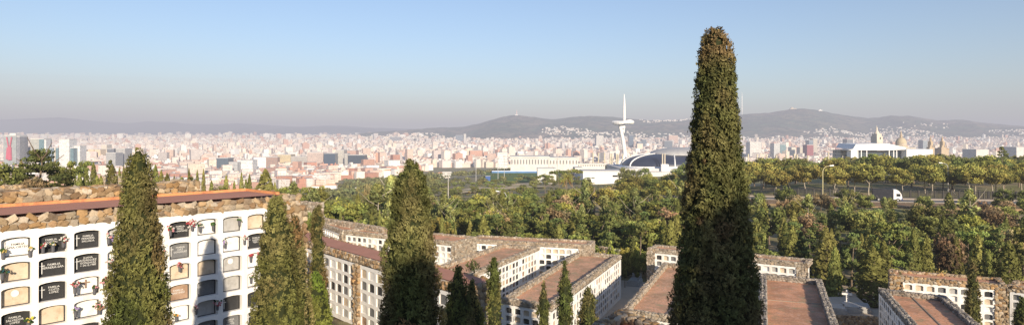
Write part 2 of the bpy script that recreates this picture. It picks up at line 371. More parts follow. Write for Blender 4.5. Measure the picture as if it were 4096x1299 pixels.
def ridge(name, prof, Yr, Yf, zfoot, Yb, seed, rough, spurs):
    """a range of hills whose crest follows prof [(px, y)] at distance Yr"""
    px = np.arange(prof[0][0], prof[-1][0] + 1, 9.0)
    crest = np.interp(px, [p[0] for p in prof], [p[1] for p in prof])
    rows = np.concatenate([np.linspace(0, 1, 46), [1.08, 1.25]])
    vs = []
    for r in rows:
        Y = Yf + (Yr - Yf) * r if r <= 1 else Yr + (Yb - Yr) * (r - 1) / 0.25
        zc = -(crest - YH) / F * Yr
        zf = zfoot
        x = (px - CX) / F * Y
        prof_r = min(r, 1) ** 1.25 if r <= 1 else max(0.0, 1 - (r - 1) * 3)
        base = zf + (zc - zf) * prof_r
        n = 1 - np.abs(2 * fbm(np.stack([x * spurs, np.full_like(x, Y * spurs * 0.45), np.zeros_like(x)], 1), seed, 5) - 1)
        d = (n - 0.72) * rough * 4 * r * (1 - r) if r <= 1 else 0
        jag = (fbm(np.stack([x * 0.02, np.zeros_like(x), np.zeros_like(x)], 1), seed + 9, 3) - 0.5) * 12 * min(r, 1)
        vs.append(np.stack([x, np.full_like(x, Y), base + d + jag], 1))
    V = np.concatenate(vs); n = len(px); m = len(rows)
    idx = (np.arange(m - 1)[:, None] * n + np.arange(n - 1)[None, :]).ravel()
    Q = np.stack([idx, idx + 1, idx + n + 1, idx + n], 1)
    tag(link(name, np_mesh(name, V, Q, [M_['hill']], smooth=True)), kind='structure')
    return V.reshape(m, n, 3)
FAR = [(-300, 486), (0, 479), (120, 474), (240, 470), (400, 486), (510, 493), (590, 486), (680, 488), (760, 496), (860, 497), (950, 493), (1080, 501), (1190, 507), (1300, 503), (1390, 504), (1500, 513), (1700, 516), (2000, 520)]
MID = [(1420, 536), (1500, 528), (1600, 522), (1680, 515), (1750, 511), (1850, 507), (1910, 496), (1960, 482), (2005, 469), (2040, 462), (2070, 460), (2130, 467), (2210, 478), (2290, 467), (2350, 465), (2450, 467), (2530, 477), (2600, 481), (2680, 480),
       (2770, 476), (2850, 466), (2960, 458), (3070, 452), (3120, 444), (3165, 437), (3220, 436), (3270, 441), (3370, 460), (3470, 472), (3520, 470), (3560, 463), (3640, 464), (3690, 471), (3750, 481), (3800, 480), (3850, 479), (3940, 491), (4096, 505), (4250, 512), (4500, 525)]
hill_far = ridge('far_hills', FAR, 13000, 10500, -30, 14500, 21, 260, 0.0006)
hill_mid = ridge('wooded_hills', MID, 7200, 5350, -48, 8600, 33, 190, 0.0011)
# ------------------------------------------------------------------ niche blocks
ICO_V = np.array([(0, 0, 1), *[(0.894 * math.cos(a), 0.894 * math.sin(a), 0.447) for a in np.arange(5) * 2 * math.pi / 5],
                  *[(0.894 * math.cos(a), 0.894 * math.sin(a), -0.447) for a in np.arange(5) * 2 * math.pi / 5 + math.pi / 5], (0, 0, -1)])
ICO_F = np.array([(0, i + 1, (i + 1) % 5 + 1) for i in range(5)] + [(i + 1, i + 6, (i + 1) % 5 + 1) for i in range(5)] +
                 [((i + 1) % 5 + 1, i + 6, (i + 1) % 5 + 6) for i in range(5)] + [(11, (i + 1) % 5 + 6, i + 6) for i in range(5)])
def _sub(V, Fc):
    V = [tuple(v) for v in V]; mid = {}; out = []
    def m(a, b):
        k = (min(a, b), max(a, b))
        if k not in mid:
            p = (np.array(V[a]) + np.array(V[b])); V.append(tuple(p / np.linalg.norm(p))); mid[k] = len(V) - 1
        return mid[k]
    for a, b, c in Fc:
        x, y, z = m(a, b), m(b, c), m(c, a); out += [(a, x, z), (x, b, y), (z, y, c), (x, y, z)]
    return np.array(V), np.array(out)
ICO2_V, ICO2_F = _sub(ICO_V, ICO_F)
GOLD = [(0.54, 0.41, 0.26), (0.58, 0.48, 0.34), (0.52, 0.34, 0.17), (0.60, 0.50, 0.37), (0.40, 0.27, 0.16), (0.54, 0.38, 0.22), (0.32, 0.25, 0.18), (0.62, 0.54, 0.43)]
PALE = [(0.52, 0.45, 0.36), (0.47, 0.42, 0.34), (0.56, 0.49, 0.40), (0.40, 0.34, 0.27), (0.58, 0.54, 0.46), (0.50, 0.40, 0.29)]
GREY = [(0.46, 0.42, 0.37), (0.40, 0.38, 0.34), (0.52, 0.48, 0.42), (0.34, 0.31, 0.28), (0.56, 0.52, 0.46), (0.30, 0.28, 0.24)]

class Stones:
    def __init__(s, size, pal, fine=False):
        s.size, s.pal, s.fine = size, pal, fine; s.P, s.N, s.T = [], [], []
    def face(s, a, t, n, up, L, H):
        """stones over a rectangle from corner a along t (length L) and up (height H), facing n"""
        a, t, n, up = (np.array(v, float) for v in (a, t, n, up))
        rows = max(1, round(H / (s.size * 0.72)))
        for r in range(rows):
            u = random.uniform(-0.3, 0.3) * s.size
            while u < L:
                p = a + t * min(max(u + random.uniform(-.12, .12) * s.size, 0.05), L) + up * (H * (r + 0.5 + random.uniform(-.22, .22)) / rows)
                s.P.append(p); s.N.append(n); s.T.append(t); u += s.size * random.uniform(0.72, 1.2)
    def mesh(s, name, core=None):
        n = len(s.P); P = np.array(s.P); N = np.array(s.N); T = np.array(s.T); B = np.cross(N, T)
        bv, bf = (ICO2_V, ICO2_F) if s.fine else (ICO_V, ICO_F)
        k = len(bv)
        J = bv[None] * (1 + RNG.uniform(-0.34, 0.26, (n, k, 1)))
        J = np.clip(J * 1.35, -0.92, 0.92)                                    # flattened faces, like split rock
        sc = s.size * np.stack([RNG.uniform(.42, .68, n), RNG.uniform(.30, .48, n), RNG.uniform(.16, .38, n)], 1)
        J = J * sc[:, None, :]
        th = RNG.uniform(-0.7, 0.7, n); c, si = np.cos(th), np.sin(th)
        x = J[:, :, 0] * c[:, None] - J[:, :, 1] * si[:, None]; y = J[:, :, 0] * si[:, None] + J[:, :, 1] * c[:, None]
        V = P[:, None] + x[..., None] * T[:, None] + y[..., None] * B[:, None] + (J[:, :, 2])[..., None] * N[:, None]
        V = V.reshape(-1, 3)
        Fc = (bf[None] + (np.arange(n) * k)[:, None, None]).reshape(-1, 3)
        C = np.array(s.pal)[RNG.integers(0, len(s.pal), n)] * RNG.uniform(0.6, 1.2, (n, 1))
        C = np.repeat(C, len(bf), 0)
        mi = np.zeros(len(Fc), int)
        if core is not None:
            cv, cf = core
            cf3 = np.array([t for q in cf for t in ((q[0], q[1], q[2]), (q[0], q[2], q[3]))]) + len(V)
            V = np.concatenate([V, cv]); Fc = np.concatenate([Fc, cf3]); C = np.concatenate([C, np.ones((len(cf3), 3))]); mi = np.concatenate([mi, np.ones(len(cf3), int)])
        return np_mesh(name, V, Fc, [M_['stone'], M_['mortar']], col=C, k=3, mi=mi)

def strip_core(segs):
    """segs: list of boxes given by 4 ground points and z0, z1"""
    cv, cf = [], []
    for pts, z0, z1 in segs:
        i = len(cv)
        cv += [(p[0], p[1], z0) for p in pts] + [(p[0], p[1], z1) for p in pts]
        cf += [(i, i + 1, i + 5, i + 4), (i + 1, i + 2, i + 6, i + 5), (i + 2, i + 3, i + 7, i + 6), (i + 3, i, i + 4, i + 7), (i + 4, i + 5, i + 6, i + 7)]
    return np.array(cv, float), cf

def arch(w, h, rise, y=0.0, n=6, x0=None):
    """outline of a niche opening, bottom left first, counter clockwise, in the plane y"""
    pts = [(-w / 2, y, 0), (w / 2, y, 0), (w / 2, y, h - rise)]
    for k in range(1, n):
        t = math.pi * k / n
        pts.append((w / 2 * math.cos(t), y, h - rise + rise * math.sin(t)))
    pts.append((-w / 2, y, h - rise))
    return pts

NICHE_MESH = {}
def niche_mesh(w, h, d, kind):
    key = (round(w, 3), round(h, 3), round(d, 3), kind)
    if key not in NICHE_MESH:
        b = MB(); b.poly(arch(w - 0.012, h - 0.012, 0.075, d))
        NICHE_MESH[key] = b.mesh('niche_slab', M_[kind])
    return NICHE_MESH[key]
def frame_mesh(w, h, d):
    key = (round(w, 3), round(h, 3), round(d, 3), 'frame')
    if key not in NICHE_MESH:
        b = MB(); o = arch(w - 0.014, h - 0.014, 0.075, d - 0.03); i = [(p[0] * 0.92, p[1], p[2] * 0.90 + h * 0.04) for p in o]; i2 = [(p[0], p[1] + 0.028, p[2]) for p in i]
        for k in range(len(o)):
            j = (k + 1) % len(o)
            b.poly([o[k], o[j], i[j], i[k]]); b.poly([i[k], i[j], i2[j], i2[k]])
        NICHE_MESH[key] = b.mesh('niche_frame', M_['frame'])
    return NICHE_MESH[key]

def text_mesh(body, size, mname):
    cu = bpy.data.curves.new('lettering', 'FONT'); cu.body = body; cu.size = size; cu.align_x = 'CENTER'; cu.align_y = 'CENTER'; cu.space_line = 0.95
    cu.offset = size * 0.006; cu.resolution_u = 2
    t = bpy.data.objects.new('tmp', cu); COL.objects.link(t)
    bpy.context.view_layer.update()
    me = bpy.data.meshes.new_from_object(t.evaluated_get(bpy.context.evaluated_depsgraph_get()))
    bpy.data.objects.remove(t); bpy.data.curves.remove(cu)
    for v in me.vertices: v.co = Vector((v.co.x, 0, v.co.y))
    me.materials.clear(); me.materials.append(M_[mname]); me.name = 'lettering'
    return me

KINDS = ['granite', 'slate', 'grey', 'marble', 'cream', 'tan']
def facade(parent, p0, p1, ztop, zbot, cols, rows, depth=0.20, nw=0.66, nh=0.53, top_gap=0.12, pitch=0.715, detail=None, weights=(.22, .18, .18, .17, .20, .05), limit=10 ** 6, state=None):
    """whitewashed front with arched niches, from p0 to p1 as seen from outside. cols: list of niche centres (metres from p0)"""
    p0, p1 = Vector((p0[0], p0[1], 0)), Vector((p1[0], p1[1], 0)); L = (p1 - p0).length; t = (p1 - p0) / L
    n = Vector((t.y, -t.x, 0)); rz = math.atan2(t.y, t.x)
    def G(u, y, z): return (p0.x + t.x * u - n.x * y, p0.y + t.y * u - n.y * y, z)
    b = MB()
    es = [0.0] + [(a + c) / 2 for a, c in zip(cols, cols[1:])] + [L]
    es[0] = max(0.0, cols[0] - (es[1] - cols[0])); es[-1] = min(L, cols[-1] + (cols[-1] - es[-2]))
    zs = [ztop - top_gap - pitch * r for r in range(rows + 1)]           # top of each row's cell
    if es[0] > 0.01: b.poly([G(0, 0, zbot), G(es[0], 0, zbot), G(es[0], 0, ztop), G(0, 0, ztop)])
    if es[-1] < L - 0.01: b.poly([G(es[-1], 0, zbot), G(L, 0, zbot), G(L, 0, ztop), G(es[-1], 0, ztop)])
    b.poly([G(es[0], 0, zs[0]), G(es[-1], 0, zs[0]), G(es[-1], 0, ztop), G(es[0], 0, ztop)])
    if zbot < zs[-1] - 0.01: b.poly([G(es[0], 0, zbot), G(es[-1], 0, zbot), G(es[-1], 0, zs[-1]), G(es[0], 0, zs[-1])])
    cells = []
    for ci, c in enumerate(cols):
        u0, u1 = es[ci], es[ci + 1]
        w = min(nw, (u1 - u0) - 0.13)
        for r in range(rows):
            z1, z0 = zs[r], zs[r + 1]; zb = z0 + (pitch - nh) * 0.55
            o = [G(c + p[0], 0, zb + p[2]) for p in arch(w, nh, 0.075)]
            oi = [G(c + p[0], depth, zb + p[2]) for p in arch(w, nh, 0.075)]
            b.poly([G(u0, 0, z0), G(u1, 0, z0), o[1], o[0]])
            b.poly([G(u1, 0, z0), G(u1, 0, z1), o[2], o[1]])
            b.poly([G(u0, 0, z1), G(u0, 0, z0), o[0], o[-1]])
            m = 3 + 2                                                    # crown of the arch
            b.poly([o[m], *o[2:m][::-1], G(u1, 0, z1), G(u0, 0, z1), *o[m + 1:][::-1]][::-1] if False else [G(u1, 0, z1), G(u0, 0, z1), *o[2:][::-1]])
            for k in range(len(o)):
                j = (k + 1) % len(o); b.poly([o[k], o[j], oi[j], oi[k]])
            cells.append((ci, r, c, zb, w))
    f = b.build('facade', M_['white'], parent)
    for (ci, r, c, zb, w) in cells:
        kind = random.choices(KINDS, weights)[0]; extra = None; d = depth - 0.015
        if detail and (ci, r) in detail: kind, extra = detail[(ci, r)][0], (detail[(ci, r)][1:] or None)
        if state is not None:
            state['n'] = state.get('n', 0) + 1
            if state['n'] > limit:
                state.setdefault('rest', []).append((G(c, 0, zb), rz, w, kind)); continue
        no = link('niche', niche_mesh(w, nh, d, kind), parent, G(c, 0, zb), rz)
        if detail is not None:
            link('niche_frame', frame_mesh(w, nh, d), no)
            if extra is not None:
                txt, ink = extra[0], extra[1]; opts = extra[2] if len(extra) > 2 else ''
                if txt:
                    lines = txt.count('\n') + 1
                    to = link('lettering', text_mesh(txt, 0.082 if lines > 2 else 0.092, ink), no, ((0.07 if 'c' in opts else 0.0), d - 0.012, nh * 0.52))
                if 'c' in opts:
                    cb = MB(); cb.box((-w * 0.33, d - 0.02, nh * 0.16), (0.022, 0.02, nh * 0.60)); cb.box((-w * 0.33, d - 0.022, nh * 0.56), (0.15, 0.02, 0.022))
                    cb.build('cross', M_['silver'], no)
                if 'x' in opts:
                    cb = MB(); cb.box((0.0, d - 0.03, nh * 0.34), (0.03, 0.03, nh * 0.46)); cb.box((0.0, d - 0.032, nh * 0.62), (0.22, 0.03, 0.03)); cb.build('crucifix', M_['tan'], no)
                if 'm' in opts:
                    cb = MB(); cb.poly([(0.10 * math.cos(a) , d - 0.02, nh * 0.62 + 0.10 * math.sin(a)) for a in np.linspace(0, 2 * math.pi, 17)[:-1]]); cb.build('medallion', M_['marble'], no)
    return dict(p0=p0, t=t, n=n, G=G, cells=cells, rz=rz, zs=zs)

def flush_rest(parent, state, nh=0.53, depth=0.20):
    """niches past the hundred largest of a block: one part"""
    if not state.get('rest'): return
    b = MB(); ms = [M_[k] for k in KINDS]
    for (p, rz, w, kind) in state['rest']:
        c, s = math.cos(rz), math.sin(rz)
        b.poly([(p[0] + q[0] * c - q[1] * s, p[1] + q[0] * s + q[1] * c, p[2] + q[2]) for q in arch(w - 0.012, nh - 0.012, 0.075, depth - 0.015)], KINDS.index(kind))
    tag(b.build('small_niches', ms, parent), kind='stuff')

def inset(q, d):
    """quad (ccw) moved inwards by d"""
    out = []
    for i in range(4):
        a, p, c = Vector(q[i - 1]), Vector(q[i]), Vector(q[(i + 1) % 4])
        e1, e2 = (p - a).normalized(), (c - p).normalized(); n1, n2 = Vector((-e1.y, e1.x)), Vector((-e2.y, e2.x))
        out.append(p + (n1 + n2) * (d / (1 + n1.dot(n2))))
    return out

def block(name, label, quad, ztop, h, pal=PALE, size=0.36, band=0.55, pw=0.42, roof='roof', fine=False, drop=0.34, stone_sides=(), joint=None, sink=.05, group='niche blocks stepping down the hillside'):
    """quad: four ground points, counter clockwise from above. Body, roof, rubble parapet; edges listed in stone_sides are clad with rubble all the way down"""
    q = [Vector((p[0], p[1])) for p in quad]
    t = thing(name, label, 'columbarium', (0, 0, 0), 0, group)
    body = inset(q, 0.24); rf = inset(q, pw)
    b = MB(); b.prism([(p.x, p.y) for p in body], ztop - h, ztop - max(drop, .06) - 0.05); b.build('wall', M_['white'], t)
    b = MB(); b.poly([(p.x, p.y, ztop - drop) for p in rf]); b.build('roof', M_[roof], t)
    st = Stones(size, pal, fine); segs = []
    inner = inset(q, pw + 0.02); outer = inset(q, 0.03)
    for i in range(4):
        a, c, ai, cI = outer[i], outer[(i + 1) % 4], inner[i], inner[(i + 1) % 4]
        low = ztop - h if i in stone_sides else ztop - band
        segs.append(([(a.x, a.y), (c.x, c.y), (cI.x, cI.y), (ai.x, ai.y)], ztop - band, ztop - sink - .02))
        if i in stone_sides:
            ci_ = inset(q, 0.26); d0, d1 = ci_[i], ci_[(i + 1) % 4]
            segs.append(([(a.x, a.y), (c.x, c.y), (d1.x, d1.y), (d0.x, d0.y)], ztop - h, ztop - band - 0.004))
        e = (c - a); L = e.length; e = e / L; n = Vector((e.y, -e.x))
        st.face((a.x, a.y, low), (e.x, e.y, 0), (n.x, n.y, 0), (0, 0, 1), L, ztop - low)
        st.face((a.x, a.y, ztop - sink), (e.x, e.y, 0), (0, 0, 1), (-n.x, -n.y, 0), L, pw)
        if drop > .1: st.face((ai.x, ai.y, ztop - drop), (e.x, e.y, 0), (-n.x, -n.y, 0), (0, 0, 1), (cI - ai).length, drop)
    link('parapet', st.mesh('parapet', strip_core(segs)), t)
    if joint:
        a = rf[joint[0]].lerp(rf[(joint[0] + 1) % 4], joint[2]); c = rf[joint[1]].lerp(rf[(joint[1] + 1) % 4], joint[3])
        d = (c - a).normalized(); n = Vector((-d.y, d.x)) * 0.06
        b = MB(); b.prism([(p.x, p.y) for p in (a - n, a + n, c + n, c - n)][::-1], ztop - drop - 0.02, ztop - drop + 0.045); b.build('roof_joint', M_['mortar'], t)
    return t

def rubble_wall(name, label, a, c, ztop, h, wd=0.5, pal=GOLD, size=0.36, fine=False, group=None, cat='stone wall', ztop2=None):
    a, c = Vector((a[0], a[1])), Vector((c[0], c[1])); e = (c - a); L = e.length; e /= L; n = Vector((e.y, -e.x))
    st = Stones(size, pal, fine)
    st.face((a.x, a.y, ztop - h), (e.x, e.y, 0), (n.x, n.y, 0), (0, 0, 1), L, h)
    st.face((a.x, a.y, ztop - 0.04), (e.x, e.y, 0), (0, 0, 1), (-n.x, -n.y, 0), L, wd)
    g = n * -0.02; k = n * -wd
    st.face((a.x + k.x, a.y + k.y, ztop - h), (-n.x * 0 + -0 + e.x, e.y, 0), (-n.x, -n.y, 0), (0, 0, 1), L, h)
    st.face((c.x, c.y, ztop - h), (-n.x, -n.y, 0), (e.x, e.y, 0), (0, 0, 1), wd, h); st.face((a.x, a.y, ztop - h), (-n.x, -n.y, 0), (-e.x, -e.y, 0), (0, 0, 1), wd, h)
    core = strip_core([([(a + g).to_tuple(), (c + g).to_tuple(), (c + k).to_tuple(), (a + k).to_tuple()], ztop - h, ztop - 0.05)])
    return tag(link(name, st.mesh(name, core)), label, cat, group)

def pier(parent, x0, x1, f, ztop, h, pal, size=0.34, fine=False, out=0.10):
    """rubble pier in front of a facade between x0 and x1 metres along it"""
    p, t, n = f['p0'], f['t'], f['n']
    a = p + t * x0 + n * out; L = x1 - x0
    st = Stones(size, pal, fine)
    st.face((a.x, a.y, ztop - h), t, n, (0, 0, 1), L, h)
    bk = a - n * (out + 0.2)
    st.face((a.x, a.y, ztop - h), -n, -t, (0, 0, 1), out, h); e = a + t * L; st.face((e.x, e.y, ztop - h), -n, t, (0, 0, 1), out, h)
    be = bk + t * L
    g = n * 0.03
    core = strip_core([([(a - g).to_tuple()[:2], (e - g).to_tuple()[:2], be.to_tuple()[:2], bk.to_tuple()[:2]], ztop - h, ztop - 0.02)])
    link('stone_pier', st.mesh('stone_pier', core), parent)

def s_px(f, px):
    k = (px - CX) / F; p, t = f['p0'], f['t']
    return (k * p.y - p.x) / (t.x - k * t.y)
def cols_even(L, m0, m1, pitch=0.86):
    n = max(1, int((L - m0 - m1) / pitch)); w = (L - m0 - m1) / n
    return [m0 + w * (i + .5) for i in range(n)]
def xy(v): return (v[0], v[1])

# --- A: the near block with the readable slabs
zA = -2.335
a0, a1 = W(-260, 0, 1 / (1 / 18.4 + 260 / 1086 * (1 / 18.4 - 1 / 24.6))), W(1200, 0, 1 / (1 / 18.4 - 1200 / 1086 * (1 / 18.4 - 1 / 24.6)))
dA = Vector((a1.x - a0.x, a1.y - a0.y)).normalized(); nA = Vector((-dA.y, dA.x))          # nA points to the back
qA = [xy(a0), xy(a1), (a1.x + nA.x * 3.75, a1.y + nA.y * 3.75), (a0.x + nA.x * 3.75, a0.y + nA.y * 3.75)]
A = block('niche_block', 'long white niche block with the readable black and white slabs under golden rubble', qA, zA, 6.4, GOLD, 0.25, 0.40, 0.50, 'roof_red', True, -0.015, sink=.15)
fA0 = dict(p0=Vector((a0.x, a0.y, 0)), t=Vector((dA.x, dA.y, 0)))
cA = [s_px(fA0, p) for p in (-90, 66, 212, 350, 480, 604, 722, 831, 931, 1027, 1115)]
G_, S_, Y_, K_ = 'granite', 'silver', 'ink', 'c'
detA = {(1, 0): ('marble', 'FAMILIA\nTAPIA-ORTEGA', Y_, 'c'), (1, 1): ('cream',), (1, 2): ('cream', '', Y_, 'm'), (1, 3): (G_, 'FAMILIA\nSALVADOR\nLOPEZ', S_),
        (2, 0): (G_, 'FAMILIA\nCODON\nCOSTA', S_), (2, 1): (G_, 'FAMILIA\nHERRERA-SANZ', S_, K_), (2, 2): (G_, 'FAMILIA\nCOSTA\nLOPEZ', S_, K_), (2, 3): ('cream',),
        (3, 0): (G_, 'FAMILIA\nPERRERES\nSALLADA', S_, K_), (3, 1): (G_, 'JUANA\nRODRIGUEZ\nGONZALEZ\n+ 24.12.1980', S_, K_), (3, 2): ('marble', '', Y_, 'x'), (3, 3): ('marble',), (3, 4): (G_, '', S_, K_),
        (4, 0): ('grey',), (4, 1): ('marble',), (4, 2): ('slate',), (4, 3): (G_,), (5, 0): ('slate', 'FAMILIA\nMORENO\nGALAN', S_), (5, 1): ('slate',), (5, 2): ('marble',), (5, 3): ('grey',),
        (6, 0): (G_, 'FAMILIA\nPEREZ\nHERNANDEZ', S_, K_), (6, 1): ('slate', 'FAMILIA\nDIAZ\nGONZALEZ', S_, K_), (6, 2): ('cream',), (6, 3): ('tan', 'FAMILIA\nMARTINEZ', S_), (6, 4): ('marble',),
        (7, 0): ('marble',), (7, 1): ('marble',), (7, 2): ('cream',), (7, 3): ('slate', '', S_, K_), (7, 4): ('grey',), (7, 5): ('slate', 'FAMILIA\nRUIZ', S_),
        (8, 0): ('grey',), (8, 1): ('marble',), (8, 2): ('grey', '', Y_, 'm'), (8, 3): ('grey',), (8, 4): (G_, '', S_, K_), (8, 5): ('slate', 'FAMILIA\nPEREZ\nJIMENEZ', S_),
        (9, 0): ('cream',), (9, 1): (G_, 'FAMILIA\nPARDO\nTEJELO', S_, K_), (9, 2): ('marble', '', Y_, 'm'), (9, 3): ('marble',), (9, 4): (G_,), (9, 5): (G_, '', S_, K_)}
fA = facade(A, xy(a0), (a1.x - dA.x * 0.75, a1.y - dA.y * 0.75), zA - 0.40, zA - 6.3, cA, 7, 0.22, 0.71, 0.565, 0.13, 0.712, detA)
pier(A, (a1 - a0).length - 0.75, (a1 - a0).length, fA, zA - 0.4, 6.0, GOLD, 0.34, True)
# orange brick kerb along the back and far end of the roof
b = MB(); iA = inset([Vector(p) for p in qA], 0.56); jA = inset([Vector(p) for p in qA], 0.64)
for i in (1, 2):
    p, q_, pj, qj = iA[i], iA[(i + 1) % 4], jA[i], jA[(i + 1) % 4]
    b.prism([p.to_tuple(), q_.to_tuple(), qj.to_tuple(), pj.to_tuple()], zA - 0.03, zA + 0.11)
b.build('brick_kerb', M_['brick'], A)
# rubble retaining wall standing behind block A, a little higher than its coping
k0 = Vector(qA[3]) + nA * 0.12; k1 = Vector(qA[2]) + nA * 0.12
rubble_wall('retaining_wall', 'rough golden rubble wall running behind the clay roof of the slab-covered block', k0.to_tuple(), (k0 + (k1 - k0) * 0.79).to_tuple(), zA + 0.44, 1.9, 0.9, GOLD, 0.27, True)

# --- B: second block, lower, going away to the left
zB = -7.4
B_ = [WZ(1860, 1142, zB), WZ(1951, 1090, zB)]
b0 = WZ(1085, 540 + (422 - 137 * 0.2865), zB); b1 = WZ(1862, 540 + 422 + 640 * 0.2865, zB)
dB = Vector((b1.x - b0.x, b1.y - b0.y)).normalized(); nB = Vector((-dB.y, dB.x))
qB = [xy(b0), xy(b1), (b1.x + nB.x * 2.1, b1.y + nB.y * 2.1), (b0.x + nB.x * 2.1, b0.y + nB.y * 2.1)]
Bk = block('niche_block', 'narrow niche block with red clay roof behind the thin cypress, rubble pilaster on its front', qB, zB, 4.5, GOLD, 0.28, 0.46, 0.26, 'roof_red', False, 0.02, (1,), sink=.15)
LB = (b1 - b0).length
fB0 = dict(p0=Vector((b0.x, b0.y, 0)), t=Vector((dB.x, dB.y, 0))); sp = s_px(fB0, 1431)
g0 = xy(b0); gm = (b0.x + dB.x * (sp - .25), b0.y + dB.y * (sp - .25)); gn = (b0.x + dB.x * (sp + .25), b0.y + dB.y * (sp + .25)); g1 = xy(b1)
wB = (.20, .18, .18, .15, .24, .05); sB = {}
fB = facade(Bk, g0, gm, zB - .52, zB - 4.4, cols_even(sp - .25, .2, .05), 5, 0.08, detail=None, weights=wB, state=sB, limit=100)
f2 = facade(Bk, gn, g1, zB - .52, zB - 4.4, cols_even(LB - sp - .25, .05, .5), 5, 0.08, detail=None, weights=wB, state=sB, limit=100)
pier(Bk, 0, 0.5, dict(p0=Vector((gm[0], gm[1], 0)), t=fB['t'], n=fB['n']), zB - .5, 3.9, GOLD); flush_rest(Bk, sB, depth=.08)

# --- K: the close block whose corner rises at the bottom edge
zK = -7.5
kc, kl, kr = WZ(2487, 1238, zK), WZ(2300, 1330, zK), WZ(2740, 1330, zK)
K = block('niche_block', 'near block corner with bright orange roof and bold golden rubble coping, at the bottom edge', [((kl.x + kr.x) / 2, 19.5), xy(kr), xy(kc), xy(kl)], zK, 2.5, GOLD, 0.36, 0.5, 0.5, 'brick', True, 0.25)

# --- C, D, E, G: the lower blocks whose clay roofs run away from the viewer
zC = -14.6
def quad_px(z, *pp): return [xy(WZ(p[0], p[1], z)) for p in pp]
def side(qd, i): return (Vector(qd[i]), Vector(qd[(i + 1) % 4]))
qC = quad_px(zC, (2006, 1190), (2206, 1222), (2484, 1018), (2311, 1004))
C = block('niche_block', 'niche block with broad clay roof running back towards the yellow-green bushes', qC, zC, 5.4, PALE, 0.31, 0.50, 0.55, 'roof_grey', False, 0.42)
sC = {}
facade(C, qC[0], qC[1], zC - .55, zC - 5.3, cols_even((side(qC, 0)[1] - side(qC, 0)[0]).length, .3, .3), 6, state=sC, limit=100)
fC = facade(C, qC[1], qC[2], zC - .55, zC - 5.3, cols_even((side(qC, 1)[1] - side(qC, 1)[0]).length, .3, .8), 6, 0.07, state=sC, limit=100); flush_rest(C, sC, depth=.07)

# block between B and C, roof seen above B's end
zL = -13.6
qL = quad_px(zL, (1615, 1109), (1799, 1129), (2157, 985), (2006, 973))
Lb = block('niche_block', 'niche block with long clay roof seen over the golden stone end, flank of small niches', qL, zL, 5.4, PALE, 0.31, 0.5, 0.5, 'roof_grey', False, 0.40)
sL = {}
facade(Lb, qL[1], qL[2], zL - .5, zL - 5.3, cols_even((side(qL, 1)[1] - side(qL, 1)[0]).length, .6, .8), 6, 0.07, state=sL, limit=100); flush_rest(Lb, sL, depth=.07)

qD = quad_px(zC, (2487, 1235), (2720, 1268), (2824, 1068), (2655, 1047))
D = block('niche_block', 'niche block with plain clay roof partly hidden by the tallest cypress', qD, zC, 5.4, PALE, 0.31, 0.50, 0.50, 'roof_grey', False, 0.45)
sD = {}; facade(D, qD[1], qD[2], zC - .55, zC - 5.3, cols_even((side(qD, 1)[1] - side(qD, 1)[0]).length, .6, .8), 6, 0.07, state=sD, limit=60); flush_rest(D, sD, depth=.07)
qE = quad_px(zC, (3037, 1330), (3372, 1345), (3286, 1114), (3043, 1091))
E = block('niche_block', 'niche block with clay roof and grey coping just beyond the tallest cypress', qE, zC, 5.4, GREY, 0.30, 0.50, 0.50, 'roof', False, 0.55, joint=(3, 1, 0.42, 0.58))
sE = {}; facade(E, qE[1], qE[2], zC - .55, zC - 5.3, cols_even((side(qE, 1)[1] - side(qE, 1)[0]).length, .6, .8), 6, 0.07, state=sE, limit=40); flush_rest(E, sE, depth=.07)
qG = quad_px(zC, (3660, 1318), (3965, 1330), (3781, 1181), (3515, 1150))
Gk = block('niche_block', 'niche block with grey coping, shaded niche side and dark joint along its clay roof', qG, zC, 5.4, GREY, 0.30, 0.50, 0.50, 'roof', False, 0.45, joint=(0, 2, 0.5, 0.5))
sG = {}; facade(Gk, qG[3], qG[0], zC - .5, zC - 5.3, cols_even((side(qG, 3)[1] - side(qG, 3)[0]).length, .4, .4), 6, 0.07, state=sG, limit=100); flush_rest(Gk, sG, depth=.07)

def long_block(label, z, pl, pr, dep, h, rows, m0, m1, pal=PALE, roof='roof_grey', ends=(), size=0.31, pitch=.86, drop=.22, ph=None, band=.55, zero=0.0):
    l, r = WZ(*pl, z), WZ(*pr, z); d = Vector((r.x - l.x, r.y - l.y)); L = d.length; d /= L; n = Vector((-d.y, d.x))
    q = [xy(l), xy(r), (r.x + n.x * dep, r.y + n.y * dep), (l.x + n.x * dep, l.y + n.y * dep)]
    t = block('niche_block', label, q, z, h, pal, size, band, .40, roof, False, drop, ends)
    st = {}
    f = facade(t, (l.x + d.x * m0, l.y + d.y * m0), (r.x - d.x * m1, r.y - d.y * m1), z - band, z - h + .1, cols_even(L - m0 - m1, .08, .08, pitch), rows, state=st, limit=100)
    flush_rest(t, st)
    for (s0, s1) in ((0, m0), (L - m1, L)):
        if s1 - s0 > 0.15: pier(t, s0, s1, dict(p0=Vector((l.x, l.y, 0)), t=f['t'], n=f['n']), z - band + .02, h - band - .05, pal, size, False, 0.02)
    return t
# F: across behind D and E
long_block('low niche block facing the viewer behind the tallest cypress, one niche standing open', -13.5, (2590, 990), (3232, 1052), 2.9, 4.8, 5, .9, 1.1, PALE)
# H: far right
long_block('niche block at the edge with golden stone pier between its niches and shaded rubble end', -14.1, (3562, 1100), (4030, 1140), 3.6, 5.4, 6, 1.0, 0.9, GOLD, 'roof', (3,), 0.36)
hb = WZ(4030, 1140, -14.1); hd = Vector((.86, -.51))
long_block('short end stretch of niches right of the golden stone pier, cut by the photo edge', -14.1, (4034, 1141), (4330, 1180), 3.4, 5.4, 6, .1, .3, GOLD, 'roof', (), 0.36)
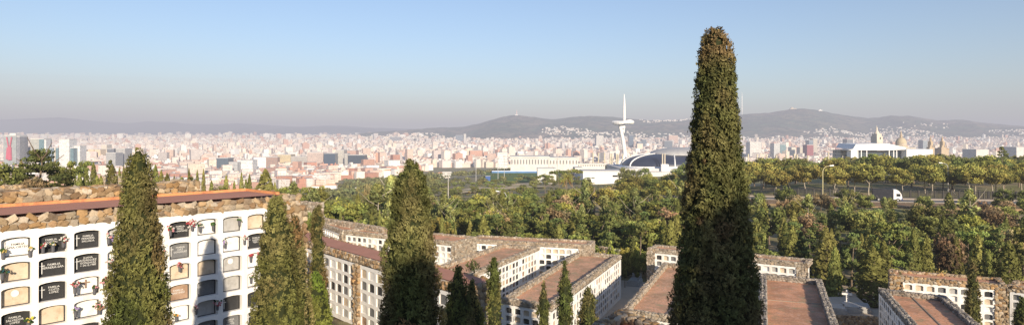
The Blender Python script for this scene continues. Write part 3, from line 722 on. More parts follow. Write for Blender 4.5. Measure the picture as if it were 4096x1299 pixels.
# I2, J: at the back of the terrace
long_block('far niche block with pale rubble end wall beside the yellow-green bushes', -13.6, (1880, 955), (2360, 979), 3.6, 5.2, 5, .5, 1.3, PALE, ends=(1,))
long_block('far niche block curving behind the mid cypress, pale rubble end wall facing the light', -12.7, (1372, 921), (1822, 966), 4.6, 4.6, 4, .5, .5, PALE, 'roof', ends=(1,))
long_block('stub of niches at the far end of the curved block, next to the thin cypress', -12.7, (1288, 893), (1368, 922), 3.0, 4.2, 3, .3, .9, PALE, 'roof')
for (pa, pb, z, h, lab) in (((1290, 872), (1530, 911), -12.2, 1.4, 'low pale rubble wall along the terrace above the curved niche block'),
                            ((1372, 852), (1476, 855), -14.6, 1.8, 'short pale rubble wall between small cypresses on the upper terrace'),
                            ((2395, 985), (2470, 1000), -15.6, 2.2, 'low rubble wall at the foot of the yellow-green bushes'),
                            ((415, 706), (545, 706), -6.6, 3.8, 'weathered pale terrace wall seen between the cypresses beyond the first roof'),
                            ((10, 742), (88, 742), -4.6, 1.6, 'short golden rubble wall below the round tree at the edge'),
                            ((1206, 806), (1275, 812), -6.8, 1.6, 'pale terrace wall behind the pine and the thin cypress'),
                            ((690, 716), (745, 722), -7.6, 3.0, 'small pale wall between dark bushes beyond the rubble coping')):
    p, q_ = WZ(*pa, z), WZ(*pb, z)
    rubble_wall('terrace_wall', lab, xy(p), xy(q_), z, h, .6, PALE if z < -5 else GOLD, .4)

# --- graves and paths between the lower blocks
def slab_at(px, py, z, d, rz, label, head=True):
    p = WZ(px, py, z); t = thing('tomb', label, 'tomb', p, rz)
    b = MB(); b.box((0, 0, 0), (d[0], d[1], d[2])); b.box((0, 0, d[2]), (d[0] * .86, d[1] * .9, .14), col=(1, 1, 1)); b.build('tomb_slab', M_['grey'], t)
    if head:
        b = MB(); b.box((0, d[1] / 2 - .12, d[2] + .14), (d[0] * .8, .16, .55), taper=.9); b.build('headstone', M_['grey'], t)
    return t
RZ = math.atan2(-9.2, 23.2) * 0 - 0.38
slab_at(3352, 1246, -18.6, (1.5, 2.4, .5), RZ, 'pale tomb slab beside the rubble edge, left of the stone cross', False)
slab_at(3400, 1240, -18.6, (1.7, 2.4, .5), RZ, 'broad pale tomb slab in front of the stone cross', False)
slab_at(3452, 1240, -18.6, (1.3, 2.3, .45), RZ, 'pale tomb slab right of the stone cross, near the shaded niche side', False)
slab_at(2540, 1140, -20, (1.6, 2.6, .7), RZ, 'pale tomb with upright headstone in the shaded alley below the bushes')
p = WZ(3388, 1224, -18.55)
t = thing('stone_cross', 'white stone cross on a stepped plinth in the small grave plot', 'cross', p, RZ)
b = MB(); b.box((0, 0, 0), (.9, .5, .25)); b.box((0, 0, .25), (.5, .35, .3)); b.build('plinth', M_['marble'], t)
b = MB(); b.box((0, 0, .55), (.2, .16, 1.25)); b.box((-.30, 0, 1.25), (.40, .15, .2)); b.box((.30, 0, 1.25), (.40, .15, .2)); b.build('cross', M_['marble'], t)
rubble_wall('plot_kerb', 'low brick-coloured rubble kerb around the plot of the stone cross', (32.3, 67.0), (37.3, 66.2), -18.5, 1.5, .3, GOLD, .25, cat='kerb')
b = MB(); b.prism([(32.5, 67.3), (37.4, 66.5), (38.6, 70), (39.8, 75), (33.8, 75)], -20.5, -18.62); tag(b.build('grave_terrace_ground', M_['paving']), kind='structure')
def sheet(name, m, pts, z):
    b = MB(); b.poly([(p[0], p[1], z) for p in pts]); return tag(b.build(name, M_[m]), kind='structure')
sheet('path', 'paving', [(24, 46), (37, 46), (48, 88), (36, 90)], -19.90)
sheet('cemetery_path', 'paving', [(3.6, 55), (9.3, 53), (18, 88), (13.6, 90)], -19.89)
sheet('alley_path', 'paving', [(-4, 64), (3, 58), (12, 88), (5, 92)], -19.88)

# --- flowers and vases on the near block
def bouquet(px, py, size, cols_, label, side_=0.1, vase=True, pot=(0.10, 0.10, 0.11)):
    s = s_px(fA0, px); p = fA0['p0'] + fA0['t'] * s
    n = Vector((fA0['t'].y, -fA0['t'].x, 0)); Y = p.y
    z = -(py - YH) / F * Y
    q = p + n * side_
    t = thing('flower_vase', label, 'flowers', (q.x, q.y, z), 0, 'flowers in the niches of the near block')
    if vase:
        b = MB(); b.lathe([(.035, -.20), (.045, -.17), (.05, -.05), (.06, 0.0)], n=8, c=pot); b.build('vase', M_['pot'], t)
    k = int(26 * (size / .2) ** 2) + 10
    c = RNG.normal(0, size * .36, (k, 3)) * [1, .7, .75] + [0, 0, size * .35]
    R = RNG.uniform(.022, .045, k); V = (c[:, None] + ICO_V[None] * R[:, None, None]).reshape(-1, 3)
    Fc = (ICO_F[None] + (np.arange(k) * 12)[:, None, None]).reshape(-1, 3)
    pal = np.array(cols_ + [(0.05, 0.10, 0.03)]); C_ = np.repeat(pal[RNG.integers(0, len(pal), k)], 20, 0)
    link('bouquet', np_mesh('bouquet', V, Fc, [M_['petal']], col=C_, k=3), t)
RED, PNK, WHT, YEL, MAU = (.42, .07, .08), (.58, .28, .30), (.66, .63, .58), (.55, .42, .14), (.40, .30, .55)
for a in ((12, 1008, .14, [YEL, YEL], 'small pot of yellow flowers at the left of the top-row white marble slab', .02), (120, 1000, .14, [YEL, WHT], 'small pot of yellow flowers at the right of the top-row white marble slab', .02),
          (172, 985, .16, [RED, WHT], 'red and white flowers at the left of the black top-row slab', .0), (212, 980, .14, [WHT, YEL], 'white flowers in the middle of the black top-row slab', .0), (252, 962, .20, [RED, WHT, WHT], 'tall red and white bouquet at the right of the black top-row slab', .03),
          (8, 1090, .20, [(.03, .10, .12), (.05, .07, .05)], 'dark green foliage in the second-row cream niche at the photo edge', .03), (112, 1283, .18, [YEL, (.7, .65, .1)], 'yellow flowers over the lowest readable black slab', .04),
          (296, 1145, .24, [RED, PNK, WHT], 'red and pink bouquet left of the slab with the crucifix', .10), (413, 1128, .24, [PNK, RED, WHT], 'pink bouquet hung right of the slab with the crucifix', .12), (378, 1152, .12, [PNK, RED], 'small pink flowers lying under the crucifix', .0),
          (300, 1240, .16, [MAU, WHT], 'pale violet flowers in a dark vase in the lower white niche', .06), (394, 1228, .26, [(.36, .20, .14), PNK, (.30, .22, .12)], 'large dried reddish bouquet right of the lower white niche', .10),
          (432, 950, .18, [WHT, WHT, PNK], 'white flowers in the top-row niche beside the first cypress', .05), (458, 962, .16, [PNK, MAU], 'pink flowers in the top-row niche beside the first cypress', .03), (436, 1050, .16, [PNK, WHT], 'pink and white flowers in the second-row niche beside the first cypress', .05),
          (676, 918, .22, [PNK, WHT, RED], 'pink and white bouquet left of a black slab in the top row', .12), (763, 898, .30, [RED, PNK, WHT], 'large red and pink bouquet hanging right of a black slab in the top row', .12),
          (640, 1010, .16, [YEL, WHT, PNK], 'yellow and white flowers right of the first cypress in the second row', .04), (645, 1180, .2, [WHT, PNK], 'white flowers in a vase low beside the first cypress', .06),
          (800, 905, .14, [(.08, .16, .05), WHT], 'green sprig at the left of the white top-row slab', .0), (852, 900, .14, [(.08, .16, .05), (.1, .2, .06)], 'green sprig at the right of the white top-row slab', .0),
          (956, 880, .16, [WHT, (.1, .2, .06)], 'white lilies at the right of a grey top-row slab', .02), (896, 968, .16, [WHT, MAU], 'violet flowers at the left of the white slab with keepsakes', .06), (974, 955, .18, [MAU, WHT, PNK], 'violet and white bouquet at the right of the white slab with keepsakes', .08),
          (718, 1062, .18, [RED, PNK], 'spray of red flowers across the top of a cream slab', .02), (1002, 1025, .14, [RED, RED], 'red flowers at the left of the white slab with a medallion', .02), (1034, 1018, .12, [RED, PNK], 'red flowers at the right of the white slab with a medallion', .02),
          (1003, 1110, .14, [WHT, PNK], 'white flowers in a low niche beside the second cypress', .02), (782, 1232, .18, [PNK, WHT], 'pink flowers at the left of a shaded grey slab', .06), (866, 1215, .22, [PNK, RED, WHT], 'pink bouquet at the right of a shaded grey slab', .08), (705, 1262, .14, [(.8, .35, .05), WHT], 'orange flowers at the foot of a low white slab', .0)):
    bouquet(a[0], a[1], a[2] * .74, *a[3:5], side_=a[5])

# weeds rooted in the copings
for k, (px, py, z, sz, lab) in enumerate(((2310, 1000, -14.5, .55, 'dry weeds rooted at the far corner of the broad clay roof'), (2470, 1010, -14.5, .6, 'weed tuft on the coping near the yellow-green bushes'), (2195, 1225, -14.5, .5, 'weeds growing from the near corner of the broad clay roof'),
                                          (1890, 1085, -7.3, .8, 'green weed sprouting above the golden stone end'), (3275, 1110, -14.4, .4, 'dark weed at the corner of the grey-coped roof'), (3600, 1098, -13.9, .4, 'dry weeds on the coping of the pier-divided block'))):
    p = WZ(px, py, z); n = 160
    a = RNG.uniform(0, 6.28, n); r_ = RNG.random(n) ** .6 * sz * .6; hh = RNG.uniform(.1, 1, n) * sz * (1 - r_ / sz)
    P = np.stack([np.cos(a) * r_, np.sin(a) * r_, hh], 1); D = np.stack([np.cos(a) * .5, np.sin(a) * .5, np.ones(n)], 1); Ln = RNG.uniform(.08, .2, n) * sz * 1.4
    Sd = np.stack([-np.sin(a), np.cos(a), np.zeros(n)], 1) * (Ln * .2)[:, None]; D = D / np.linalg.norm(D, axis=1, keepdims=True) * (Ln * .5)[:, None]
    V = np.stack([P - D, P + Sd, P + D, P - Sd], 1).reshape(-1, 3)
    C = np.repeat(np.array([(.10, .12, .04)]) * RNG.uniform(.6, 1.3, (n, 1)), 4, 0)
    tag(link('weed_plant', np_mesh('weed_plant', V, np.arange(4 * n).reshape(-1, 4), [M_['petal']], col=C), None, p), lab, 'weed')
# ------------------------------------------------------------------ trees
def unit(v): return v / np.maximum(np.linalg.norm(v, axis=1, keepdims=True), 1e-9)
def leaves(P, D, Ln, Wd, C, N=None, jit=.45):
    """one diamond leaf per point, lying roughly square to N if given"""
    n = len(P); D = unit(D); R = unit(RNG.normal(size=(n, 3)))
    if N is not None:
        R = unit(unit(N) + RNG.normal(0, jit, (n, 3))); D = unit(D - R * (np.sum(D * R, 1, keepdims=True)) + RNG.normal(0, .05, (n, 3)))
    Sd = unit(np.cross(D, R))
    a = D * Ln[:, None] * .5; s = Sd * Wd[:, None] * .5
    V = np.stack([P - a, P + s, P + a, P - s], 1).reshape(-1, 3)
    Q = np.arange(4 * n).reshape(-1, 4)
    return V, Q, np.repeat(C, 4, 0)

def near_cypress_mesh(prof, H, tuft, dens, seed, loose=0.16, cols=None, k=9):
    """prof: [(height above base, radius)]; many small sprays set over a lumpy spire"""
    zz = np.array([p[0] for p in prof]); rr = np.array([p[1] for p in prof])
    zs = np.linspace(zz[0], zz[-1], 400); rs = np.interp(zs, zz, rr)
    area = np.trapezoid(2 * math.pi * rs, zs) if hasattr(np, 'trapezoid') else np.trapz(2 * math.pi * rs, zs)
    n = int(area * dens)
    cdf = np.cumsum(rs + 0.03); cdf /= cdf[-1]
    z = np.interp(RNG.random(n), cdf, zs); th = RNG.random(n) * 2 * math.pi; r = np.interp(z, zz, rr)
    q = np.stack([np.cos(th) * 1.0, np.sin(th) * 1.0, z / np.maximum(r.mean(), .1)], 1)
    fr = 1.0 / max(0.30, loose * 2.2)
    Pn = np.stack([np.cos(th) * r, np.sin(th) * r, z * 0.75], 1)
    lump = fbm(Pn * fr * 1.5, seed, 3)
    fine = vnoise(Pn / tuft * .45, seed + 5)
    ro = r * (1 + (lump - .52) * 2.6 * loose) + (fine - .5) * tuft * 1.5
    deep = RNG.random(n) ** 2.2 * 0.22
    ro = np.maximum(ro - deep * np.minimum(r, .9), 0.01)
    nrm = np.stack([np.cos(th), np.sin(th), np.full(n, .12)], 1)
    P = np.stack([np.cos(th) * ro, np.sin(th) * ro, z], 1)
    cols = cols or [(0.060, 0.080, 0.022), (0.105, 0.110, 0.034), (0.125, 0.105, 0.042), (0.15, 0.075, 0.034)]
    hue = fbm(Pn * 1.1 + 31, seed + 7, 3)
    c = np.array(cols)
    f = np.clip((hue - .3) / .42, 0, .999) * (len(cols) - 1 - .35); i = f.astype(int); fr_ = (f - i)[:, None]
    Ct = c[i] * (1 - fr_) + c[np.minimum(i + 1, len(cols) - 1)] * fr_
    rare = (vnoise(Pn * 1.7 + 77, seed + 3) > .87)[:, None]
    Ct = np.where(rare, np.array(cols[-1])[None] * .9 + Ct * .2, Ct)
    Ct *= (0.50 + .9 * np.clip((lump - .30) / .4, 0, 1) * .6 + .35 * fine)[:, None] * (1 - deep * 2.3)[:, None] * RNG.uniform(.8, 1.2, (n, 1))  # deep sprays and hollows darkened, shade put into the leaf colour
    Pk = np.repeat(P, k, 0) + RNG.normal(0, tuft * .33, (n * k, 3))
    D = np.repeat(nrm, k, 0) * .55 + np.array([0, 0, .75]) + RNG.normal(0, .55, (n * k, 3))
    Ln = RNG.uniform(.6, 1.3, n * k) * tuft; Wd = Ln * RNG.uniform(.26, .45, n * k)
    Ck = np.repeat(Ct, k, 0) * RNG.uniform(.75, 1.25, (n * k, 1))
    V, Q, C = leaves(Pk, D, Ln, Wd, Ck, np.repeat(nrm, k, 0) + np.array([0, 0, .25]), .6)
    # inner body, its shade put into a near-black colour
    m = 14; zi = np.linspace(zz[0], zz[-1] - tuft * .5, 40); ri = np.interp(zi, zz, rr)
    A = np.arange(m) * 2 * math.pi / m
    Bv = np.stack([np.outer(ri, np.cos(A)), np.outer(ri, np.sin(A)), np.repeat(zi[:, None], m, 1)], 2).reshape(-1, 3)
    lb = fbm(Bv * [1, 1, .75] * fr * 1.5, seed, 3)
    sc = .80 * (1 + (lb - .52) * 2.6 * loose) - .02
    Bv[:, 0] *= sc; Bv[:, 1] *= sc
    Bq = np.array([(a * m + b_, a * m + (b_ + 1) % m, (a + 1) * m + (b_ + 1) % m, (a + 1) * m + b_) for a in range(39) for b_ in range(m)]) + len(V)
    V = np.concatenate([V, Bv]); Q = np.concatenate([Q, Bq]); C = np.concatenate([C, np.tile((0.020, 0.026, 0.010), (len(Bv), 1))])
    return np_mesh('crown', V, Q, [M_['cypress']], col=C)

def trunk_mesh(H, r, mname='bark', lean=0.0, limbs=0, top=.25):
    b = MB(); pts = [(lean * t * t + .02 * H * math.sin(5 * t), .015 * H * math.sin(4 * t + 1), H * t) for t in np.linspace(0, 1, 6)]
    b.tube(pts, [r * (1 - (1 - top) * t) for t in np.linspace(0, 1, 6)], 7)
    for i in range(limbs):
        a = 2 * math.pi * i / limbs + .4; z0 = H * random.uniform(.62, .95); q = Vector((lean * (z0 / H) ** 2, 0, z0)); e = q + Vector((math.cos(a) * H * .38, math.sin(a) * H * .38, H * random.uniform(.25, .5)))
        mid = (q + e) / 2 + Vector((0, 0, -H * .04)); b.tube([q, mid, e], [r * .5, r * .36, r * .14], 5)
    return b.mesh('trunk', M_[mname])

def near_cypress(label, prof_px, Y, tuft, dens, seed, loose=.16, cols=None, base=None, k=9, group=None, dx=0):
    """prof_px: [(centre px, y, half width px)] from the tip downwards"""
    cx = prof_px[-1][0] if dx == 0 else dx
    x = X_at(cx, Y); zb = terr(x, Y) if base is None else base
    pr = [(-(y - YH) / F * Y - zb, hw / F * Y) for (_c, y, hw) in prof_px]
    last = pr[-1]
    if last[0] > 0.8: pr += [(last[0] * .5, last[1] * 1.06), (0.45, last[1] * .72)]
    pr = pr[::-1]
    t = thing('cypress_tree', label, 'tree', (x, Y, zb), 0, group)
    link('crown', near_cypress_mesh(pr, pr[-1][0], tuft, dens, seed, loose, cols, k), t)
    link('trunk', trunk_mesh(pr[-1][0] * .6, max(.07, last[1] * .16)), t)
    return t
GRN = [(0.068, 0.085, 0.024), (0.112, 0.117, 0.036), (0.132, 0.122, 0.048), (0.125, 0.092, 0.042)]
OLV = [(0.080, 0.095, 0.030), (0.135, 0.130, 0.050), (0.160, 0.140, 0.062), (0.155, 0.095, 0.045)]
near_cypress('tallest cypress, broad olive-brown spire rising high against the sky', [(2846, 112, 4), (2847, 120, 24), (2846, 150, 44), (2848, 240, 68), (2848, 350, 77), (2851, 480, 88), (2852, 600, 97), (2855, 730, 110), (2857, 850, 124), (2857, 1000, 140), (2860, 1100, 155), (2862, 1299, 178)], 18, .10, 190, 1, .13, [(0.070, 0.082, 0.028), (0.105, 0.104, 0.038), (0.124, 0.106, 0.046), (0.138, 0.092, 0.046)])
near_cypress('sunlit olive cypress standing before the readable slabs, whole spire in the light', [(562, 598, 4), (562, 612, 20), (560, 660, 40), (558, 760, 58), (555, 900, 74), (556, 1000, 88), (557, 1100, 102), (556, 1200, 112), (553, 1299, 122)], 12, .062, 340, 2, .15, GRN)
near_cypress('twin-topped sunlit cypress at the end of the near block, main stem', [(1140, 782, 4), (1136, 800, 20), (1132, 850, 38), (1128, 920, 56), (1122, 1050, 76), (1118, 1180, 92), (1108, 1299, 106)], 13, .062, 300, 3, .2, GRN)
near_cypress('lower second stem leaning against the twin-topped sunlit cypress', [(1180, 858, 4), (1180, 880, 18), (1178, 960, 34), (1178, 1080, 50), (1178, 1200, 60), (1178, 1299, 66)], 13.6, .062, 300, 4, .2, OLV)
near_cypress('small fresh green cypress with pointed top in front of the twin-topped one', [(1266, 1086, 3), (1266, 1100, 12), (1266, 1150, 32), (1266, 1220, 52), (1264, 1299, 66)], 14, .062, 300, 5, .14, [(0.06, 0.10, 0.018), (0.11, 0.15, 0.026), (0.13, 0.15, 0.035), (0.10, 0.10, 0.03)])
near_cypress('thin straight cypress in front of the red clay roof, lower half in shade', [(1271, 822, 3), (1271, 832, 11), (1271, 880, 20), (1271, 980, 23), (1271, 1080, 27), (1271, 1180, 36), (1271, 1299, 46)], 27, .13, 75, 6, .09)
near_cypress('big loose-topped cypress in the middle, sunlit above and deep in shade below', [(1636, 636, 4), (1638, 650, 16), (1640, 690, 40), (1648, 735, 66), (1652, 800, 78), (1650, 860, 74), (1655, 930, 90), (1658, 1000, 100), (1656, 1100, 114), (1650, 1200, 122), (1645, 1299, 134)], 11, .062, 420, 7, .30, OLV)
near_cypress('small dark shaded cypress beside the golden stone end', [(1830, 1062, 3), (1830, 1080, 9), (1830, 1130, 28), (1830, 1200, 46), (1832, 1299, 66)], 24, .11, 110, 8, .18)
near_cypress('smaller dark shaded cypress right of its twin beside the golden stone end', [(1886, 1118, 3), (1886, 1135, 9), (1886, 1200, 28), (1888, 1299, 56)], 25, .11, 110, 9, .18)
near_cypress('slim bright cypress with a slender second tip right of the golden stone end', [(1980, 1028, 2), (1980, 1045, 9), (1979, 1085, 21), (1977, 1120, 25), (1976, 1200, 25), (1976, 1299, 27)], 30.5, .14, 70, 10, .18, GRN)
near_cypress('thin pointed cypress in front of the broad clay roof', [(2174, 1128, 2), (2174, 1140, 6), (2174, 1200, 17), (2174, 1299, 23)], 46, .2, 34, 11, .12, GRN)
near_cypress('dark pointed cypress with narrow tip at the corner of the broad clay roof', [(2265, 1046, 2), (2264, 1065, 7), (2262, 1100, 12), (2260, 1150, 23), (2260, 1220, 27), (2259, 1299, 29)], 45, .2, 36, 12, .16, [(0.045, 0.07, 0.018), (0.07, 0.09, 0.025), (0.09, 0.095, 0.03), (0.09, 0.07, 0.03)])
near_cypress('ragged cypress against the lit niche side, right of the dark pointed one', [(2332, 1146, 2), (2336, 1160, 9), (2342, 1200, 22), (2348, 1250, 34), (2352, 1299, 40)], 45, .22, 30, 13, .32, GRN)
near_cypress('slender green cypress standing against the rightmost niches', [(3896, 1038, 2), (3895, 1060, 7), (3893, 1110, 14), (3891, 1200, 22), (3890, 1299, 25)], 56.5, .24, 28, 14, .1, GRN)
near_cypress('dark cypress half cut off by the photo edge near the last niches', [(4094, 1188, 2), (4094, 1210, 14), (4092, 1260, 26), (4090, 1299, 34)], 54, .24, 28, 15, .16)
# cypresses behind the viewer, whose shadows fall over the lower half of the scene
for i, (u, dc, zt, rr) in enumerate(((11.3, 12, 5.9, 1.75), (1.85, 10.0, 3.95, 0.85), (6.1, 10.5, 5.5, 0.95))):
    base = Vector((.947, .32)) * u + Vector((.32, -.947)) * dc
    H = zt + 2.2
    t = thing('cypress_tree', 'tall cypress on the upper terrace behind the viewpoint, outside the photo', 'tree', (base.x, base.y, -2.2), 0, 'cypresses behind the viewpoint')
    link('crown', near_cypress_mesh([(.3, rr * .8), (H * .3, rr), (H * .6, rr * .98), (H * .85, rr * .8), (H * .96, rr * .42), (H, .03)], H, .3, 14, 40 + i, .12), t)
    link('trunk', trunk_mesh(H * .5, .14), t)

# ---- tree kinds for the middle distance, one unit high, several of each
def clump_crown(kind, seed):
    r = np.random.default_rng(seed); P, D, Ln, C, Nn = [], [], [], [], []
    def clump(c, rad, n, size, flat=1.0, up=.4, dark=0.0):
        v = unit(r.normal(size=(n, 3))); v[:, 2] *= flat
        v[:, 2] = np.where(v[:, 2] < -.25, v[:, 2] * .5, v[:, 2])
        rd = rad * (.55 + .45 * r.random(n) ** .5)
        P.append(np.array(c) + v * rd[:, None]); D.append(v * .6 + r.normal(0, .6, (n, 3)) + [0, 0, up])
        Ln.append(size * r.uniform(.6, 1.25, n)); Nn.append(v + np.array(c) * [.8, .8, 0] + [0, 0, .15])
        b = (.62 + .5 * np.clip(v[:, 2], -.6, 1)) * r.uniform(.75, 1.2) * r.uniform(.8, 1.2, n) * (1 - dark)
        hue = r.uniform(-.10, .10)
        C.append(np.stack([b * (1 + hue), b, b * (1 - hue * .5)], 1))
    if kind in ('plane', 'leafy', 'brown'):
        z0 = .28 if kind == 'plane' else .12
        for _ in range(34):
            v = unit(r.normal(size=(1, 3)))[0]; q = r.uniform(.25, 1) ** .5
            hgt = (1 - z0)
            w = .40 if kind == 'plane' else .36
            c = (v[0] * w * q, v[1] * w * q, z0 + hgt * (.48 + .36 * v[2] * q))
            clump(c, r.uniform(.09, .15), 72, .060)
    elif kind == 'pine':
        for _ in range(30):
            a = r.uniform(0, 2 * math.pi); q = r.random() ** .5; z = r.uniform(.35, .92)
            w = .42 * (1 - abs(z - .55) * .9)
            clump((math.cos(a) * w * q, math.sin(a) * w * q, z), r.uniform(.08, .14), 72, .052, .55, .7)
    elif kind == 'umbrella':
        for _ in range(26):
            a = r.uniform(0, 2 * math.pi); q = r.random() ** .5
            clump((math.cos(a) * .52 * q, math.sin(a) * .52 * q, .80 + .10 * (1 - q)), r.uniform(.09, .13), 46, .055, .55, .7)
    elif kind == 'conifer':
        for k in range(11):
            z = .08 + .88 * k / 10.0; w = .30 * (1 - (k / 10.5) ** 1.4) + .02
            for j in range(max(2, int(7 * (1 - k / 12)))):
                a = r.uniform(0, 2 * math.pi); q = r.uniform(.55, 1.0)
                clump((math.cos(a) * w * q, math.sin(a) * w * q, z + r.uniform(-.03, .03)), r.uniform(.06, .10), 52, .052, .5, .3)
    elif kind == 'cedar':
        for k in range(9):
            z = .06 + .86 * k / 8.0; w = .56 * (1 - (k / 8.6) ** 1.7) + .05
            for j in range(max(4, int(17 * (1 - k / 11)))):
                a = r.uniform(0, 2 * math.pi); q = r.uniform(.35, 1.05)
                clump((math.cos(a) * w * q, math.sin(a) * w * q, z + r.uniform(-.03, .05)), r.uniform(.09, .15), 90, .05, .42, .3)
    elif kind == 'cypress':
        n = 1500; z = r.random(n) ** 1.25; a = r.uniform(0, 2 * math.pi, n)
        rad = .115 * np.interp(z, [0, .08, .35, .7, .9, 1], [.65, .9, 1, .72, .36, .03])
        f = vnoise(np.stack([np.cos(a) * 2, np.sin(a) * 2, z * 16], 1), seed)
        rad = rad * (.72 + .5 * f)
        P.append(np.stack([np.cos(a) * rad, np.sin(a) * rad, .02 + z * .97], 1)); D.append(np.stack([np.cos(a) * .4, np.sin(a) * .4, np.ones(n)], 1) + r.normal(0, .4, (n, 3))); Nn.append(np.stack([np.cos(a), np.sin(a), np.full(n, .2)], 1))
        Ln.append(r.uniform(.02, .05, n) * 1.2); b = (.5 + .9 * f) * r.uniform(.7, 1.2, n); C.append(np.stack([b * 1.05, b, b], 1))
    elif kind == 'poplar':
        for k in range(36):
            z = r.uniform(.10, .97); w = .20 * math.sin(math.pi * min(1, .2 + z * .85)) ** .7
            a = r.uniform(0, 2 * math.pi); q = r.random() ** .5
            clump((math.cos(a) * w * q, math.sin(a) * w * q, z), r.uniform(.05, .085), 60, .05, 1.5, 1.1)
    elif kind == 'shrub':
        for _ in range(16):
            a = r.uniform(0, 2 * math.pi); q = r.random() ** .5
            clump((math.cos(a) * .48 * q, math.sin(a) * .48 * q, .18 + .62 * (1 - q * q) * r.uniform(.5, 1)), r.uniform(.15, .24), 52, .10)
    P, D, Ln, C, Nn = (np.concatenate(q) for q in (P, D, Ln, C, Nn))
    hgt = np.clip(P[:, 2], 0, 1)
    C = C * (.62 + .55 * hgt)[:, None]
    return P, D, Ln, C, Nn
MATOF = dict(plane='plane', leafy='leafy', brown='brown', pine='pine', umbrella='pine', conifer='conifer', cedar='conifer', cypress='cypress_far', poplar='poplar', shrub='olive')
PROTO = {}
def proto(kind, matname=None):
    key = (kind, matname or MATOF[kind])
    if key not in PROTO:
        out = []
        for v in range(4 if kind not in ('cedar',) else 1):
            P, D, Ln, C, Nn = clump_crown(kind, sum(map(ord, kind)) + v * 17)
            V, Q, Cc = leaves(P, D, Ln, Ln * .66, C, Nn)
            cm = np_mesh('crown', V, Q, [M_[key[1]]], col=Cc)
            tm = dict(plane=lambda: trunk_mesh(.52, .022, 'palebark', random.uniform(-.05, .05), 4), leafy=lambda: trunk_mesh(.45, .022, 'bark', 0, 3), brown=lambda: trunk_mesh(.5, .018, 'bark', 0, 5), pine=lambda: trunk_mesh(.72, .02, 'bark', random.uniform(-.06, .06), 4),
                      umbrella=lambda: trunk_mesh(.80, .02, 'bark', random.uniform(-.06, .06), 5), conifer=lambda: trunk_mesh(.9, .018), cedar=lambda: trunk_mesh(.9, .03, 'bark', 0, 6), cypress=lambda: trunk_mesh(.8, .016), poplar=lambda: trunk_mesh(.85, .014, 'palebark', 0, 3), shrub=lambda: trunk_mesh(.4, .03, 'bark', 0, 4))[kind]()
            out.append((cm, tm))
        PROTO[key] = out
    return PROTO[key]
KIND_NAME = dict(plane='plane_tree', leafy='broadleaf_tree', brown='bare_tree', pine='pine_tree', umbrella='umbrella_pine', conifer='conifer_tree', cedar='cedar_tree', cypress='cypress_tree', poplar='poplar_tree', shrub='shrub')
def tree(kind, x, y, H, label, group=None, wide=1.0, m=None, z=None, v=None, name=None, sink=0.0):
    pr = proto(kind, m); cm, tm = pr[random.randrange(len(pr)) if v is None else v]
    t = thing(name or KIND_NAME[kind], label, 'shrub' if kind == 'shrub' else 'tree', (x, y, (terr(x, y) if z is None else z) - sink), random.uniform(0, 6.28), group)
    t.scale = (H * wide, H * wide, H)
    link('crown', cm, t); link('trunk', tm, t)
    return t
def tree_px(kind, px, ytop, Y, label, wpx=None, **kw):
    x = X_at(px, Y); z = terr(x, Y); H = max(.8, -(ytop - YH) / F * Y - z)
    unitw = dict(plane=.92, leafy=.84, brown=.84, pine=.80, umbrella=1.2, conifer=.60, cedar=1.25, cypress=.23, poplar=.42, shrub=1.25)[kind]
    wide = 1.0 if wpx is None else (wpx / F * Y) / (H * unitw)
    return tree(kind, x, Y, H, label, wide=wide, **kw)

# ---- trees one can point at
tree_px('cedar', 162, 600, 82, 'large layered cedar beyond the rubble coping, below the white tower', 285)
tree_px('leafy', 18, 622, 78, 'round dark green tree cut by the photo edge beside the cedar', 150)
tree_px('brown', 140, 690, 62, 'bare grey-brown shrub in front of the cedar', 110)
tree_px('cypress', 85, 640, 95, 'narrow dark cypress between the round tree and the cedar', 34)
tree_px('pine', 258, 640, 96, 'dark pine just right of the cedar, under the white tower', 90)
tree_px('pine', 322, 640, 125, 'dark pine behind the row of small cypresses under the second white tower', 100)
tree_px('conifer', 438, 640, 120, 'dark conifer rising behind the broad bright green cypress', 60)
for (px, yt, wp, Y, lab) in ((272, 678, 32, 84, 'first narrow cypress right of the cedar'), (292, 664, 30, 84, 'second narrow cypress right of the cedar'), (318, 690, 30, 80, 'short cypress between the cedar and the taller cypress pair'), (345, 674, 32, 88, 'middling cypress left of the tall slim one beyond the first roof'),
                             (374, 648, 32, 96, 'tall slim cypress beyond the first roof, dark against grey offices'), (388, 700, 30, 78, 'short bushy cypress at the foot of the tall slim one'), (404, 700, 26, 76, 'small cypress left of the broad bright green one'), (449, 655, 46, 84, 'broad bright green cypress in front of the pale terrace wall'),
                             (478, 668, 20, 118, 'first of three small cypresses above the pale terrace wall'), (495, 662, 20, 118, 'middle of three small cypresses above the pale terrace wall'), (507, 668, 20, 118, 'last of three small cypresses above the pale terrace wall'),
                             (622, 658, 34, 92, 'tallest of the cypresses just right of the sunlit near one'), (645, 680, 32, 92, 'middle cypress of the trio right of the sunlit near one'), (669, 692, 38, 92, 'broad short cypress right of the sunlit near one'), (697, 700, 16, 120, 'very small cypress by the white wall beyond the coping'),
                             (756, 672, 20, 118, 'first of three slim dark cypresses above the rubble coping'), (789, 678, 20, 118, 'second of three slim dark cypresses above the rubble coping'), (814, 675, 20, 118, 'third of three slim dark cypresses above the rubble coping'),
                             (846, 722, 26, 104, 'short cypress behind the orange brick corner'), (905, 700, 28, 110, 'pointed cypress behind the far corner of the first roof'), (937, 722, 20, 110, 'low narrow cypress behind the far corner of the first roof'), (966, 688, 22, 116, 'tall narrow cypress left of the broad conical one'),
                             (984, 715, 26, 116, 'low cypress tucked left of the broad conical one'), (998, 696, 26, 116, 'mid-height cypress touching the broad conical one'), (1062, 676, 78, 104, 'broad conical cypress standing over the bushes behind the first block'), (1100, 728, 26, 104, 'slim cypress at the shoulder of the broad conical one')):
    tree_px('cypress', px, yt, Y, lab, wp)
